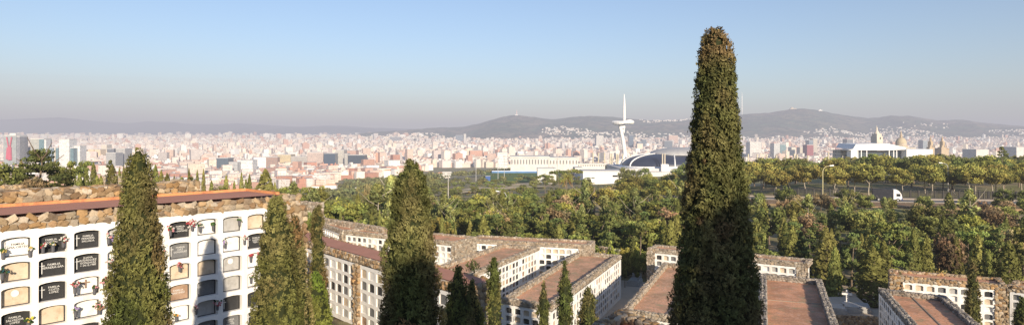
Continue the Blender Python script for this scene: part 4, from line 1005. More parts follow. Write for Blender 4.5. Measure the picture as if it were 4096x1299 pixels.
for (k, px, yt, wp, Y, lab) in (('pine', 728, 698, 44, 118, 'dark round pine left of the slim cypress trio'), ('pine', 772, 700, 44, 120, 'dark round pine among the slim cypress trio'), ('leafy', 880, 728, 80, 108, 'dark bush behind the far corner of the first roof'), ('leafy', 1020, 725, 70, 112, 'bushy dark tree left of the broad conical cypress'),
                                ('pine', 1145, 735, 120, 120, 'wide grey-green pine right of the broad conical cypress'), ('pine', 1252, 728, 125, 135, 'large rounded pine in the middle distance over the white terrace'), ('pine', 1225, 815, 90, 54, 'dense green pine beside the golden stone pier'), ('leafy', 1340, 785, 105, 105, 'yellow-green rounded tree behind the thin cypress'),
                                ('leafy', 1405, 775, 55, 108, 'fresh green tree left of the dark pointed cypress'), ('cypress', 1432, 775, 42, 98, 'dark pointed cypress before the tall light-green poplars'), ('brown', 1468, 705, 46, 130, 'tall thin reddish dead tree sticking up beside the poplars'), ('poplar', 1510, 745, 130, 116, 'tall light-green poplar left of the big mid cypress'),
                                ('poplar', 1565, 715, 130, 120, 'fresh green poplar right behind the big mid cypress'), ('cypress', 1487, 845, 34, 92, 'small cypress on the terrace left of the big mid cypress'), ('cypress', 1518, 838, 22, 92, 'narrow cypress on the terrace close to the big mid cypress'), ('cypress', 1362, 845, 26, 94, 'small bush-like cypress above the low terrace wall'),
                                ('shrub', 1425, 853, 70, 92, 'green shrub before the short terrace wall'), ('cypress', 1768, 860, 32, 96, 'narrow bright cypress behind the pale rubble end wall'), ('cypress', 1822, 900, 22, 96, 'small dark cypress at the pale rubble end wall'),
                                ('umbrella', 2235, 672, 90, 330, 'umbrella pine on the lawn left of the long white hall'), ('umbrella', 2180, 690, 80, 320, 'low umbrella pine left of the long white hall'), ('umbrella', 2290, 668, 90, 340, 'broad umbrella pine near the long white hall'),
                                ('leafy', 2498, 660, 60, 420, 'dark rounded tree before the long white hall, left of the dome'), ('leafy', 2530, 663, 46, 425, 'dark rounded tree next to its twin before the dome'), ('leafy', 2578, 656, 56, 430, 'pale leafy tree right in front of the dome'),
                                ('bushX', 2448, 958, 62, 84, 'yellow-green bush nearest to the wall of the far block'), ('bushX', 2500, 962, 64, 85, 'middle yellow-green bush in the sunlit clump'), ('bushX', 2552, 964, 64, 86, 'yellow-green bush at the end of the sunlit clump'), ('bushX', 2405, 975, 46, 83, 'small yellow-green bush by the end of the niche roof'),
                                ('conifer', 2560, 890, 100, 98, 'broad dark conifer above the yellow-green bushes'), ('conifer', 2470, 880, 90, 102, 'dark tiered conifer behind the yellow-green bushes'), ('conifer', 2372, 885, 96, 100, 'dark spreading conifer behind the far niche roof'), ('cypress', 2610, 875, 56, 96, 'dark columnar cypress left of the tallest cypress'),
                                ('cypress', 2655, 870, 46, 97, 'narrow cypress beside the tallest cypress'), ('conifer', 3020, 870, 110, 96, 'dark conifer with drooping tiers right of the tallest cypress'), ('leafy', 3085, 965, 90, 84, 'fresh green bush behind the low niche block'), ('conifer', 3205, 925, 85, 84, 'small dark conifer at the end of the low niche block'),
                                ('cypress', 3302, 905, 90, 80, 'tall dark cypress above the grey-coped clay roof'), ('conifer', 3410, 935, 130, 84, 'broad dark conifer behind the stone cross'), ('cypress', 3338, 985, 52, 76, 'dark cypress just left of the stone cross'), ('cypress', 3490, 985, 110, 76, 'broad dark cypress right of the stone cross, in shade'),
                                ('cypress', 3535, 960, 60, 82, 'dark cypress at the shaded end of the pier-divided block'), ('cypress', 3655, 915, 60, 80, 'tall grey-green cypress behind the pier-divided block'), ('cypress', 3706, 935, 52, 80, 'smaller cypress to the right of the grey-green one'), ('brown', 3800, 905, 130, 86, 'large leafless reddish shrub behind the rightmost niches'),
                                ('cypress', 3912, 935, 66, 79, 'tall cypress rising behind the slender green one'), ('cypress', 4035, 962, 90, 76, 'broad dark cypress at the edge above the last niches'), ('conifer', 4000, 940, 90, 84, 'dark conifer left of the broad edge cypress'), ('conifer', 3640, 1010, 60, 75, 'low drooping conifer touching the roof of the pier-divided block'), ('brown', 4040, 890, 120, 92, 'reddish dry tree at the edge above the dark cypresses'),
                                ('shrub', 3760, 1030, 90, 78, 'dark shrub behind the rightmost niche roof'), ('conifer', 3960, 695, 1, 190, ''),):
    if not lab: continue
    if kind_is := (k == 'bushX'):
        tree_px('leafy', px, yt, Y, lab, wp, m='bright', name='bush')
    else:
        tree_px(k, px, yt, Y, lab, wp, m=('bright' if 'yellow-green rounded' in lab else None))
# ---- palms
def palm(px, ytop, Y, label, dead=False):
    x = X_at(px, Y); z = terr(x, Y); H = -(ytop - YH) / F * Y - z
    t = thing('palm_tree', label, 'tree', (x, Y, z)); link('trunk', trunk_mesh(H * .94, .24, 'bark', .2, 0, .7), t)
    if dead: return t
    P, D, Ln, C = [], [], [], []
    r = RNG
    for i in range(46):
        a = r.uniform(0, 6.28); el = r.uniform(-.9, 1.25); L = r.uniform(1.6, 2.4)
        for s in np.linspace(.1, 1, 12):
            p = np.array([math.cos(a) * L * s * math.cos(el * .8), math.sin(a) * L * s * math.cos(el * .8), L * s * math.sin(el) - 1.1 * s * s])
            for _ in range(3):
                P.append(p + r.normal(0, .07, 3)); D.append(np.array([math.cos(a), math.sin(a), -.6]) + r.normal(0, .5, 3)); Ln.append(.5)
                br = r.uniform(.6, 1.2) * (.5 if el < -.4 else 1); C.append((br * (1.7 if el < -.4 else 1), br, br))
    V, Q, Cc = leaves(np.array(P) + [.2, 0, H * .94], np.array(D), np.array(Ln), np.array(Ln) * .2, np.array(C))
    link('crown', np_mesh('crown', V, Q, [M_['palm']], col=Cc), t)
palm(2301, 762, 165, 'tall palm with hanging dry fronds in the middle of the wood'); palm(2450, 820, 150, 'palm with yellowish fronds among dark conifers'); palm(2545, 812, 158, 'palm with a thick skirt of dry fronds left of the tallest cypress')
palm(2690, 858, 120, 'small palm with bright fronds beside the tallest cypress'); palm(2585, 842, 140, 'low feathery palm behind the dark conifers'); palm(2266, 700, 200, 'tall shaggy palm trunk rising over the wood', False); palm(2376, 742, 170, 'bare palm trunk without fronds standing over the wood', True)

# ---- the wood behind the blocks, the trees along the road, and the park beyond, kind by kind
TAKEN = []
def scatter(n, px0, px1, Y0, Y1, kinds, gap, h0, h1, where, m=None, sq=.8, wide=(0.95, 1.25)):
    made = 0; tries = 0
    while made < n and tries < n * 30:
        tries += 1
        Y = Y0 + (Y1 - Y0) * random.random() ** sq; px = random.uniform(px0, px1); x = X_at(px, Y)
        if any(abs(x - a) < gap and abs(Y - b) < gap * 1.1 for a, b in TAKEN): continue
        if Y < 100 and any(abs(px - q) < 30 for q in (3388,)): continue
        k = random.choices([k for k, _ in kinds], [w for _, w in kinds])[0]
        TAKEN.append((x, Y)); made += 1
        H = random.uniform(h0, h1) * dict(shrub=.42, cypress=1.0, poplar=1.15).get(k, 1.0)
        nm = dict(plane='yellowing plane tree', leafy='green leafy tree', brown='brownish thin-leaved tree', pine='rounded pine', umbrella='umbrella pine', conifer='dark tiered conifer', cypress='dark pointed cypress', poplar='light-green upright tree', shrub='grey-green shrub')[k]
        tree(k, x, Y, H, f'{nm} {where}', f'{nm}s {where}', wide=random.uniform(*wide), m=m)
scatter(46, 1880, 2800, 89, 106, [('conifer', 5), ('cypress', 4), ('pine', 2)], 3.0, 6.0, 8.6, 'in the dark front rank behind the far blocks')
scatter(40, 2880, 4160, 84, 104, [('conifer', 4), ('cypress', 5), ('pine', 1)], 3.4, 5.2, 7.8, 'in the dark front rank below the road slope')
scatter(62, 1150, 2000, 96, 150, [('leafy', 3), ('conifer', 2), ('poplar', 3), ('plane', 2), ('cypress', 2), ('pine', 2), ('shrub', 1), ('brown', 1)], 4.2, 5.5, 8.5, 'in the wood behind the curved block')
scatter(62, 1880, 2760, 104, 150, [('conifer', 6), ('cypress', 3), ('leafy', 2), ('poplar', 2), ('plane', 2), ('brown', 2), ('pine', 2)], 3.9, 5.8, 9.0, 'in the wood behind the far blocks')
scatter(70, 1500, 2900, 150, 235, [('plane', 6), ('leafy', 4), ('brown', 1.5), ('pine', 2), ('shrub', 1), ('conifer', 1)], 5.2, 5.5, 8.0, 'in the wood below the sports ground')
scatter(52, 2860, 4160, 102, 134, [('leafy', 4), ('conifer', 3), ('cypress', 2), ('brown', 1), ('plane', 2), ('shrub', 2), ('poplar', 2)], 4.4, 5.0, 8.0, 'on the slope under the road')
scatter(34, 2860, 4160, 134, 160, [('leafy', 3), ('shrub', 5), ('plane', 1), ('brown', 2), ('poplar', 2)], 5.0, 3.2, 5.6, 'on the bank below the road kerb')
scatter(15, 2900, 3470, 158, 166, [('leafy', 3), ('shrub', 2), ('brown', 1)], 4.5, 4.6, 6.6, 'hiding the road kerb')
scatter(15, 3670, 4120, 156, 164, [('leafy', 3), ('shrub', 2), ('pine', 1)], 4.5, 4.6, 6.6, 'hiding the road kerb beyond the truck')
scatter(46, 2820, 4160, 196, 214, [('plane', 1)], 6.2, 8.0, 10.5, 'in the row behind the road railings', wide=(1.0, 1.2))
scatter(64, 2700, 4200, 216, 300, [('leafy', 4), ('plane', 2), ('pine', 2)], 6.5, 9.5, 13.0, 'rising behind the roadside trees')
scatter(26, 2480, 2860, 200, 300, [('plane', 5), ('leafy', 2)], 6.0, 6.5, 9.0, 'in front of the dome')
scatter(60, 1180, 1720, 160, 420, [('pine', 5), ('leafy', 3), ('poplar', 1), ('shrub', 2)], 7.5, 5.5, 9.0, 'on the green slope beside the city')
scatter(105, 1560, 2360, 250, 600, [('umbrella', 3), ('leafy', 3), ('pine', 3), ('shrub', 4)], 9, 4.5, 8.0, 'scattered over the park slope')
scatter(24, 60, 1150, 120, 200, [('leafy', 2), ('pine', 3), ('cypress', 2)], 5, 4.5, 6.5, 'below the upper terraces beyond the first roof')
tree_px('conifer', 4010, 588, 260, 'dark ragged conifer standing above the tree line near the edge', 70); tree_px('cypress', 3795, 768, 150, 'upright dark shrub in front of the roadside railings', 40, z=None); tree_px('leafy', 4020, 745, 168, 'round green bush against the railings near the edge', 80)
for (px, yt, wp, lab) in ((3545, 778, 48, 'round clipped tree in front of the truck'), (3695, 772, 76, 'wide round bush on the kerb right of the truck'), (3395, 775, 44, 'small round tree on a thin stem left of the truck'), (3340, 782, 44, 'round bush by the road left of the small round tree')):
    tree_px('leafy', px, yt, 162, lab, wp)

def woods(name, px0, px1, Y0, Y1, n, h0, h1, seed, label, per=70, mask=None):
    """far woodland that reads as one mass"""
    r = np.random.default_rng(seed); px = r.uniform(px0, px1, n); Y = r.uniform(Y0, Y1, n)
    if mask is not None: keep = mask(px, Y); px, Y = px[keep], Y[keep]; n = len(px)
    z = terr_np(px, Y); x = (px - CX) / F * Y; H = r.uniform(h0, h1, n)
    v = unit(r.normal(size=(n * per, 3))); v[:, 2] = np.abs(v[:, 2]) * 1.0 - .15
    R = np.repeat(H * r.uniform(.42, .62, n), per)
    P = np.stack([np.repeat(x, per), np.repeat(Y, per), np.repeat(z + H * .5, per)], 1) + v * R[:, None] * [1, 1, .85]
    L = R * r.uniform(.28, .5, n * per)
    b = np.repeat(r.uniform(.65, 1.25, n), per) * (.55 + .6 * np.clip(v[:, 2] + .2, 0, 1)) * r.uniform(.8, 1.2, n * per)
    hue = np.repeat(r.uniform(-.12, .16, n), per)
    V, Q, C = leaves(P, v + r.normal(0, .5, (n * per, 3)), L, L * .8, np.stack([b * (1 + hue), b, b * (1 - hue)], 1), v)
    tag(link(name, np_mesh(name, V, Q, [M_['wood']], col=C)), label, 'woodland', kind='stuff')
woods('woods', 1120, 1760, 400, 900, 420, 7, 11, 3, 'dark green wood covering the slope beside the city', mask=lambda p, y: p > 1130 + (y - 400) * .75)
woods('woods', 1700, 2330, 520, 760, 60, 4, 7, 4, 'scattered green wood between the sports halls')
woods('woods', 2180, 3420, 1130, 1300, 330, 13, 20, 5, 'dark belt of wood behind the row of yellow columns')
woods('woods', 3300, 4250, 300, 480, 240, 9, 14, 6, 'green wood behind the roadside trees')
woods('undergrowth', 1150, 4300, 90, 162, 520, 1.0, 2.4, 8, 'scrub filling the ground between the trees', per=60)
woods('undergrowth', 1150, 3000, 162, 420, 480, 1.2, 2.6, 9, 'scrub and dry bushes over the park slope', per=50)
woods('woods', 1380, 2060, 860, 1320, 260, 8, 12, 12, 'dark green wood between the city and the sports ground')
# ------------------------------------------------------------------ city
def boxes_mesh(name, A, m):
    """A: rows of x, y, z0, w, d, h, rot, wall rgb, roof rgb"""
    A = np.asarray(A, float); n = len(A); c, s = np.cos(A[:, 6]), np.sin(A[:, 6])
    ux = np.array([-.5, .5, .5, -.5]); uy = np.array([-.5, -.5, .5, .5])
    lx = A[:, 3:4] * ux; ly = A[:, 4:5] * uy
    X = A[:, 0:1] + lx * c[:, None] - ly * s[:, None]; Y = A[:, 1:2] + lx * s[:, None] + ly * c[:, None]
    lo = np.stack([X, Y, np.repeat(A[:, 2:3], 4, 1)], 2); hi = np.stack([X, Y, np.repeat(A[:, 2:3] + A[:, 5:6], 4, 1)], 2)
    V = np.concatenate([lo, hi], 1).reshape(-1, 3)
    f = np.array([(0, 1, 5, 4), (1, 2, 6, 5), (2, 3, 7, 6), (3, 0, 4, 7), (4, 5, 6, 7)])
    Q = (f[None] + (np.arange(n) * 8)[:, None, None]).reshape(-1, 4)
    C = np.repeat(A[:, None, 7:10], 5, 1).copy(); C[:, 4] = A[:, 10:13]
    uv = np.zeros((n, 5, 4, 2)); ph = RNG.uniform(0, 50, n) // 1 * 3.2
    for k in range(4):
        L = A[:, 3] if k % 2 == 0 else A[:, 4]
        uv[:, k, :, 0] = ph[:, None] + np.stack([0 * L, L, L, 0 * L], 1); uv[:, k, :, 1] = np.stack([0 * L, 0 * L, A[:, 5], A[:, 5]], 1)
    return np_mesh(name, V, Q, [m], col=C.reshape(-1, 3), uv=uv.reshape(-1, 2))
WALLS = [(.84, .78, .72), (.82, .72, .63), (.86, .84, .80), (.78, .66, .57), (.70, .54, .45), (.82, .73, .60), (.64, .40, .31), (.80, .70, .66), (.87, .86, .83), (.62, .58, .56), (.84, .76, .68)]
ROOFS = [(.62, .46, .38), (.58, .42, .35), (.66, .50, .41), (.60, .54, .50), (.74, .68, .62), (.62, .40, .31), (.80, .75, .70)]
def city_rows(n, px0, px1, Y0, Y1, r, tall=.06, hs=(11, 26), mask=None, red=0.0, zfun=None, sizes=(13, 34), pw=1.0):
    px = r.uniform(px0, px1, n); Y = Y0 * (Y1 / Y0) ** (r.random(n) ** pw)
    # streets: snap to a turned grid
    g = 25.0; x = (px - CX) / F * Y; a = .62
    u = x * math.cos(a) + Y * math.sin(a); v = -x * math.sin(a) + Y * math.cos(a)
    u = np.round(u / g) * g + r.uniform(-4, 4, n); v = np.round(v / (g * 1.25)) * g * 1.25 + r.uniform(-3, 3, n)
    key = np.round(u / 9).astype(int) * 100003 + np.round(v / 11).astype(int); _, first = np.unique(key, return_index=True)
    x = u * math.cos(a) - v * math.sin(a); Y = u * math.sin(a) + v * math.cos(a)
    x, Y = x[first], Y[first]; px = CX + F * x / Y
    ok = (Y > Y0 * .95) & (px > px0 - 30) & (px < px1 + 30)
    if mask is not None: ok &= mask(px, Y)
    x, Y, px = x[ok], Y[ok], px[ok]; n = len(x)
    z = (terr_np(px, Y) if zfun is None else zfun(px, Y))
    h = r.uniform(*hs, n) * (1 + (r.random(n) < tall) * r.uniform(.4, 1.3, n))
    w = r.uniform(*sizes, n); d = r.uniform(sizes[0], sizes[1] * .8, n)
    wi = r.integers(0, len(WALLS), n); W_ = np.array(WALLS)[wi]; redm = r.random(n) < red; W_[redm] = np.array([(.52, .26, .18), (.58, .34, .25)])[r.integers(0, 2, n)][redm]
    W_ = np.clip(W_ * r.uniform(.8, 1.08, (n, 1)), 0, .85); R_ = np.array(ROOFS)[r.integers(0, len(ROOFS), n)] * r.uniform(.8, 1.15, (n, 1))
    rot = np.where(r.random(n) < .75, .62, r.uniform(0, 1.5, n))
    return np.concatenate([np.stack([x, Y, z - 2, w, d, h + 2, rot], 1), W_, R_], 1)
rc = np.random.default_rng(5)
edge = lambda p, y: (p < np.interp(y, [1050, 1300, 1500, 1800], [1180, 1330, 1560, 1720])) | (y > 1750)
rows = [city_rows(1900, -160, 1700, 1180, 2100, rc, .05, (9, 21), mask=edge, red=.20, sizes=(11, 38)),
        city_rows(9000, -160, 2600, 2000, 3600, rc, .09, (10, 24), sizes=(11, 32)),
        city_rows(6500, 2400, 4260, 1750, 3600, rc, .05, (11, 23), sizes=(11, 30)),
        city_rows(15000, -160, 4260, 3500, 6000, rc, .06, (10, 24), sizes=(11, 32)),
        city_rows(3200, -160, 1750, 5800, 9600, rc, .12, (12, 34), sizes=(18, 60))]
ALL = np.concatenate(rows)
# the 300 nearest that show stand as buildings of their own
ALLpx = CX + F * ALL[:, 0] / ALL[:, 1]
vis = (ALLpx > -20) & (ALLpx < 4110) & (ALLpx < 1750)
score = np.where(vis, ALL[:, 3] * ALL[:, 5] / ALL[:, 1] ** 2, 0)
order = np.argsort(-score); top = order[:285]; rest = np.setdiff1d(np.arange(len(ALL)), top)
def hue_word(c):
    if c[0] > .45 and c[1] < .40: return 'red-brown'
    if c[2] > .66: return 'white'
    if c[2] > .54: return 'pale'
    return 'tan'
for i in top:
    a = ALL[i].copy(); px = ALLpx[i]; loc = Vector((a[0], a[1], a[2])); rot = a[6]
    a[0] = a[1] = a[2] = 0; a[6] = 0
    zone = 'below the towers' if px < 420 else 'left of the dark office blocks' if px < 1000 else 'in front of the dark office blocks' if px < 1500 else 'past the green slope'
    dist = 'near city edge' if loc.y < 1700 else 'close city quarters' if loc.y < 2600 else 'mid city'
    hw = hue_word(a[7:10]); sh = 'tall' if a[5] > 30 else 'long' if a[3] > 32 else 'small'
    b_ = MB()
    o = link('apartment_building', boxes_mesh('apartment_building', a[None], M_['city_near']), None, loc, rot)
    tag(o, f'{sh} {hw} apartment building at the {dist}, {zone}', 'building', f'{sh} {hw} apartment buildings, {dist}, {zone}')
# stair heads and plant rooms on the roofs of the rest, then the rest in one mass
tops = ALL[rest]; pick = rc.random(len(tops)) < .55; t2 = tops[pick].copy()
t2[:, 2] += t2[:, 5]; t2[:, 5] = rc.uniform(2.5, 5, len(t2)); t2[:, 3] *= rc.uniform(.2, .5, len(t2)); t2[:, 4] *= rc.uniform(.2, .5, len(t2)); t2[:, 0] += rc.uniform(-5, 5, len(t2))
mass = np.concatenate([tops, t2])
tag(link('far_city', boxes_mesh('far_city', mass, M_['city'])), 'sunlit mass of pale and terracotta apartment houses spreading to the hills', 'city', kind='stuff')
# houses climbing the hills
def on_ridge(grid, n, r, px0, px1, lo, hi, dens):
    m, k, _ = grid.shape; out = []
    for _ in range(n):
        i = r.uniform(lo, hi) * 45; px = r.uniform(px0, px1); i0 = int(i)
        row = grid[min(i0, m - 2)]; pxs = CX + F * row[:, 0] / row[:, 1]; x, y, z = [np.interp(px, pxs, row[:, q]) for q in range(3)]
        if vnoise(np.array([[x * .0022, y * .0022, 1.0]]), 4)[0] < dens(px, i / 45): continue
        out.append([x, y, z - 3, r.uniform(8, 24), r.uniform(8, 14), r.uniform(8, 14), r.uniform(0, 1.5), *(np.array(WALLS[r.integers(0, 3)]) * r.uniform(.85, 1.05)), *ROOFS[r.integers(0, 3)]])
    return out
hs = on_ridge(hill_mid, 2300, rc, 1480, 4096, .0, .42, lambda p, q: .28 + q * 1.3) + on_ridge(hill_mid, 260, rc, 1560, 2760, .30, .70, lambda p, q: .55 + q * .15) + on_ridge(hill_mid, 60, rc, 2560, 2760, .90, .99, lambda p, q: .2) + on_ridge(hill_mid, 70, rc, 3480, 3800, .3, .6, lambda p, q: .5) + on_ridge(hill_far, 260, rc, 300, 1650, .1, .45, lambda p, q: .5)
tag(link('hillside_houses', boxes_mesh('hillside_houses', np.array(hs), M_['city'])), 'pale houses scattered up the wooded slopes', 'houses', kind='stuff')

# ---- towers and offices one can point at: px left, right, top, distance, depth, wall, roof, material, label
def office(px0, px1, ytop, Y, dep, wall, m, label, rot=0.0, name='office_block', roof=(.5, .49, .47), cap=False):
    x0, x1 = X_at(px0, Y), X_at(px1, Y); xc = (x0 + x1) / 2; z = terr(xc, Y); h = -(ytop - YH) / F * Y - z
    t = thing(name, label, 'building', (xc, Y + dep / 2, z - 1), rot)
    w = (x1 - x0)
    link('wall', boxes_mesh('wall', [[0, 0, 0, w, dep, h + 1, 0, *wall, *roof]], M_[m]), t)
    link('roof', boxes_mesh('roof', [[0, 0, h + 1.0, w * 1.01, dep * 1.01, max(1.2, h * .02), 0, *roof, *roof]], M_['concrete']), t)
    if cap: link('plant_room', boxes_mesh('plant_room', [[0, 0, h + 1.2 + max(1.2, h * .02), w * .5, dep * .5, max(3, h * .05), 0, *wall, *roof]], M_['concrete']), t)
    return t
GLS, TEAL, WHT_, BEI, DKB, BRN = (.36, .40, .40), (.16, .28, .31), (.82, .82, .80), (.62, .57, .48), (.045, .07, .11), (.40, .26, .20)
tw = office(14, 64, 543, 1750, 40, GLS, 'slabs', 'grey glass tower with a red steel bracing up its front', cap=True, name='office_tower')
b = MB(); Yt = 1750 - 1 - (1750 + 20); zz = terr(X_at(39, 1750), 1750) - 1; xc = X_at(39, 1750)
def rel(px, py): return (X_at(px, 1749) - xc, -22.5, -(py - YH) / F * 1749 - zz)
for pa, pb, r_ in ((((28, 548)), (37, 596), 1.6), ((48, 548), (40, 596), 1.6), ((36, 590), (32, 636), 4.6), ((41, 588), (42, 640), 4.2), ((36, 600), (40, 640), 4.0), ((44, 600), (46, 640), 2)):
    b.tube([rel(*pa), rel(*pb)], r_, 6)
b.build('red_bracing', M_['red'], tw)
for a in ((65, 79, 547, 1752, 30, (.30, .29, .31), 'glass', 'darker grey flank tower beside the red-braced one', 0, 'office_tower'), (122, 156, 556, 1780, 34, (.44, .45, .40), 'slabs', 'pale olive-grey office tower behind the cedar top', 0, 'office_tower'), (156, 176, 557, 1779, 30, TEAL, 'glass', 'teal glass tower joined to the olive-grey one', 0, 'office_tower'),
          (177, 184, 560, 1778, 18, WHT_, 'slabs', 'thin white tower edge beside the teal glass one', 0, 'office_tower'), (236, 277, 559, 1700, 30, WHT_, 'slabs', 'tall white tower ruled with balcony bands', 0, 'residential_tower'), (278, 294, 593, 1704, 30, TEAL, 'glass', 'low teal glass wing against the white banded tower', 0, 'office_block'),
          (295, 320, 585, 1720, 26, WHT_, 'slabs', 'shorter white tower with blank white front', 0, 'residential_tower'), (185, 212, 592, 1790, 30, (.24, .32, .38), 'glass', 'blue-grey glass block between cedar and white tower', 0, 'office_block'), (213, 222, 590, 1795, 24, BEI, 'city', 'slim cream block left of the white banded tower', 0, 'apartment_block'), (223, 233, 592, 1792, 24, TEAL, 'glass', 'narrow teal block left of the white banded tower', 0, 'office_block'),
          (98, 121, 590, 1800, 30, (.40, .45, .47), 'slabs', 'pale grey glass block left of the cedar top', 0, 'office_block'), (82, 96, 585, 2100, 30, (.68, .52, .38), 'city', 'orange-cream slab block between the glass towers', 0, 'apartment_block'), (322, 345, 600, 2300, 30, (.72, .60, .44), 'city', 'first yellowish slab block in the row right of the white towers', 0, 'apartment_block'), (352, 375, 597, 2300, 30, (.72, .58, .40), 'city', 'second yellowish slab block in the row right of the white towers', 0, 'apartment_block'),
          (378, 402, 598, 2300, 30, (.72, .58, .40), 'city', 'third yellowish slab block in the row right of the white towers', 0, 'apartment_block'), (428, 456, 595, 1800, 30, (.20, .20, .22), 'glass', 'dark grey office block behind the dark conifer', 0, 'office_block'), (424, 462, 612, 1750, 34, (.42, .42, .42), 'slabs', 'lower grey office in front of the dark grey one', 0, 'office_block'), (463, 500, 595, 1800, 34, (.46, .45, .43), 'slabs', 'broad grey banded office right of the dark grey one', 0, 'office_block'),
          (405, 427, 580, 2350, 30, BEI, 'city', 'cream tower above the dark grey office block', 0, 'apartment_block'), (508, 545, 623, 1900, 30, (.70, .56, .40), 'city', 'yellow-cream block left of the first cypress top', 0, 'apartment_block'), (866, 912, 633, 1650, 34, (.10, .13, .16), 'glass', 'dark glass block with white base in the middle of the city', 0, 'office_block'), (915, 950, 650, 1500, 34, (.50, .50, .50), 'slabs', 'grey frame-fronted block beside the white ones in the city', 0, 'apartment_block'), (950, 1010, 642, 1520, 30, WHT_, 'slabs', 'white balcony-fronted block in the middle of the city', 0, 'apartment_block'),
          (1052, 1110, 629, 1900, 40, BRN, 'slabs', 'low brown office block left of the yellow one', 0, 'office_block'), (1111, 1163, 619, 1920, 40, (.60, .50, .30), 'slabs', 'plain yellow-ochre office block', 0, 'office_block'), (1164, 1228, 627, 1905, 40, (.46, .43, .39), 'slabs', 'low grey office block between yellow and pinkish ones', 0, 'office_block'), (1229, 1293, 611, 1900, 40, (.58, .46, .40), 'slabs', 'pinkish-beige office block left of the dark blue one', 0, 'office_block'),
          (1295, 1341, 614, 1870, 36, DKB, 'glass', 'dark blue glass office block, the squarer of the dark pair', 0, 'office_block'), (1342, 1376, 601, 1900, 36, (.52, .50, .45), 'slabs', 'grey-beige tall office block between the dark pair', 0, 'office_block'), (1377, 1424, 602, 1960, 36, (.56, .36, .29), 'slabs', 'reddish office block behind the dark pair', 0, 'office_block'), (1392, 1458, 621, 1840, 36, (.035, .045, .06), 'glass', 'long near-black glass office block of the dark pair', 0, 'office_block'), (1378, 1391, 616, 1845, 30, (.50, .48, .44), 'slabs', 'slim grey block tucked left of the near-black one', 0, 'office_block'),
          (1502, 1512, 610, 1900, 26, (.58, .34, .24), 'city', 'slim red-brown tower above the green slope', 0, 'apartment_block'), (1560, 1600, 548, 5200, 60, (.36, .36, .38), 'glass', 'grey slab tower far off under the hills', 0, 'office_tower'), (1822, 1852, 541, 5000, 60, (.26, .30, .36), 'glass', 'dark blue-grey slab under the antenna hill', 0, 'office_tower'), (1855, 1864, 536, 5000, 40, (.66, .64, .60), 'city', 'slim pale tower under the antenna hill', 0, 'office_tower'), (1880, 1930, 602, 2500, 60, (.56, .33, .24), 'city', 'wide red-brown apartment block in the middle of the city', 0, 'apartment_block'),
          (1935, 1950, 607, 2500, 40, (.56, .33, .24), 'city', 'narrow red-brown block beside the wide one', 0, 'apartment_block'), (2385, 2414, 543, 3600, 60, (.70, .68, .64), 'slabs', 'pale square tower left of the white mast', 0, 'office_tower'), (2516, 2534, 541, 3500, 40, (.06, .11, .18), 'glass', 'dark blue tower right of the white mast', 0, 'office_tower'), (2569, 2586, 558, 3400, 40, (.12, .16, .22), 'glass', 'squat dark blue block right of the white mast', 0, 'office_block'), (2553, 2567, 566, 3380, 40, (.22, .26, .32), 'glass', 'low blue-grey block beside the squat dark one', 0, 'office_block'),
          (2658, 2690, 564, 3500, 50, (.10, .13, .17), 'glass', 'low dark roofed block over the grey dome', 0, 'office_block'), (2675, 2712, 542, 4200, 50, (.66, .48, .40), 'slabs', 'pinkish apartment slab behind the grey dome', 0, 'apartment_block'), (3000, 3046, 569, 2300, 40, (.74, .73, .70), 'slabs', 'broad white hotel block right of the tallest cypress', 0, 'hotel_block'), (3096, 3120, 575, 2250, 34, (.62, .63, .62), 'slabs', 'pale half of the paired towers over the yellow columns', 0, 'office_tower'), (3121, 3144, 578, 2250, 34, TEAL, 'glass', 'teal half of the paired towers over the yellow columns', 0, 'office_tower'),
          (3166, 3184, 590, 2400, 30, (.74, .70, .58), 'slabs', 'cream block right of the paired towers', 0, 'office_block'), (3200, 3222, 590, 2450, 30, (.62, .56, .46), 'slabs', 'beige block left of the maroon tower', 0, 'office_block'), (3228, 3254, 580, 2300, 34, (.34, .10, .11), 'slabs', 'maroon tower over the yellow columns', 0, 'office_tower'), (3236, 3252, 562, 2700, 34, (.20, .26, .33), 'glass', 'blue-grey glass tower behind the maroon one', 0, 'office_tower'), (3253, 3270, 556, 2750, 34, (.60, .54, .46), 'slabs', 'beige tower behind the maroon one', 0, 'office_tower'),
          (3388, 3412, 558, 2500, 34, (.18, .19, .22), 'glass', 'dark slab tower with white edge left of the white canopy', 0, 'office_tower'), (3412, 3417, 558, 2499, 34, WHT_, 'concrete', 'white edge slab of the dark tower left of the canopy', 0, 'office_tower'), (3692, 3710, 562, 2500, 30, (.34, .39, .43), 'glass', 'grey-blue glass tower beside the twin ornate towers', 0, 'office_tower'), (4066, 4096, 590, 1500, 40, WHT_, 'concrete', 'plain white hall behind trees at the edge', 0, 'white_hall'), (3905, 3955, 600, 1300, 40, WHT_, 'concrete', 'white hall roof showing over the trees near the edge', 0, 'white_hall')):
    office(*a[:7], a[7], rot=a[8], name=a[9])
# tower crane on the left skyline
t = thing('tower_crane', 'thin tower crane standing over the grey glass towers', 'crane', (X_at(190, 1900), 1900, terr(X_at(190, 1900), 1900)))
zt = -(540 - YH) / F * 1900 - t.location.z
b = MB(); b.box((0, 0, 0), (2, 2, zt + 4)); b.build('mast', M_['steel'], t)
b = MB(); b.box((-14, 0, zt), (50, 1.6, 1.8)); b.build('jib', M_['steel'], t)

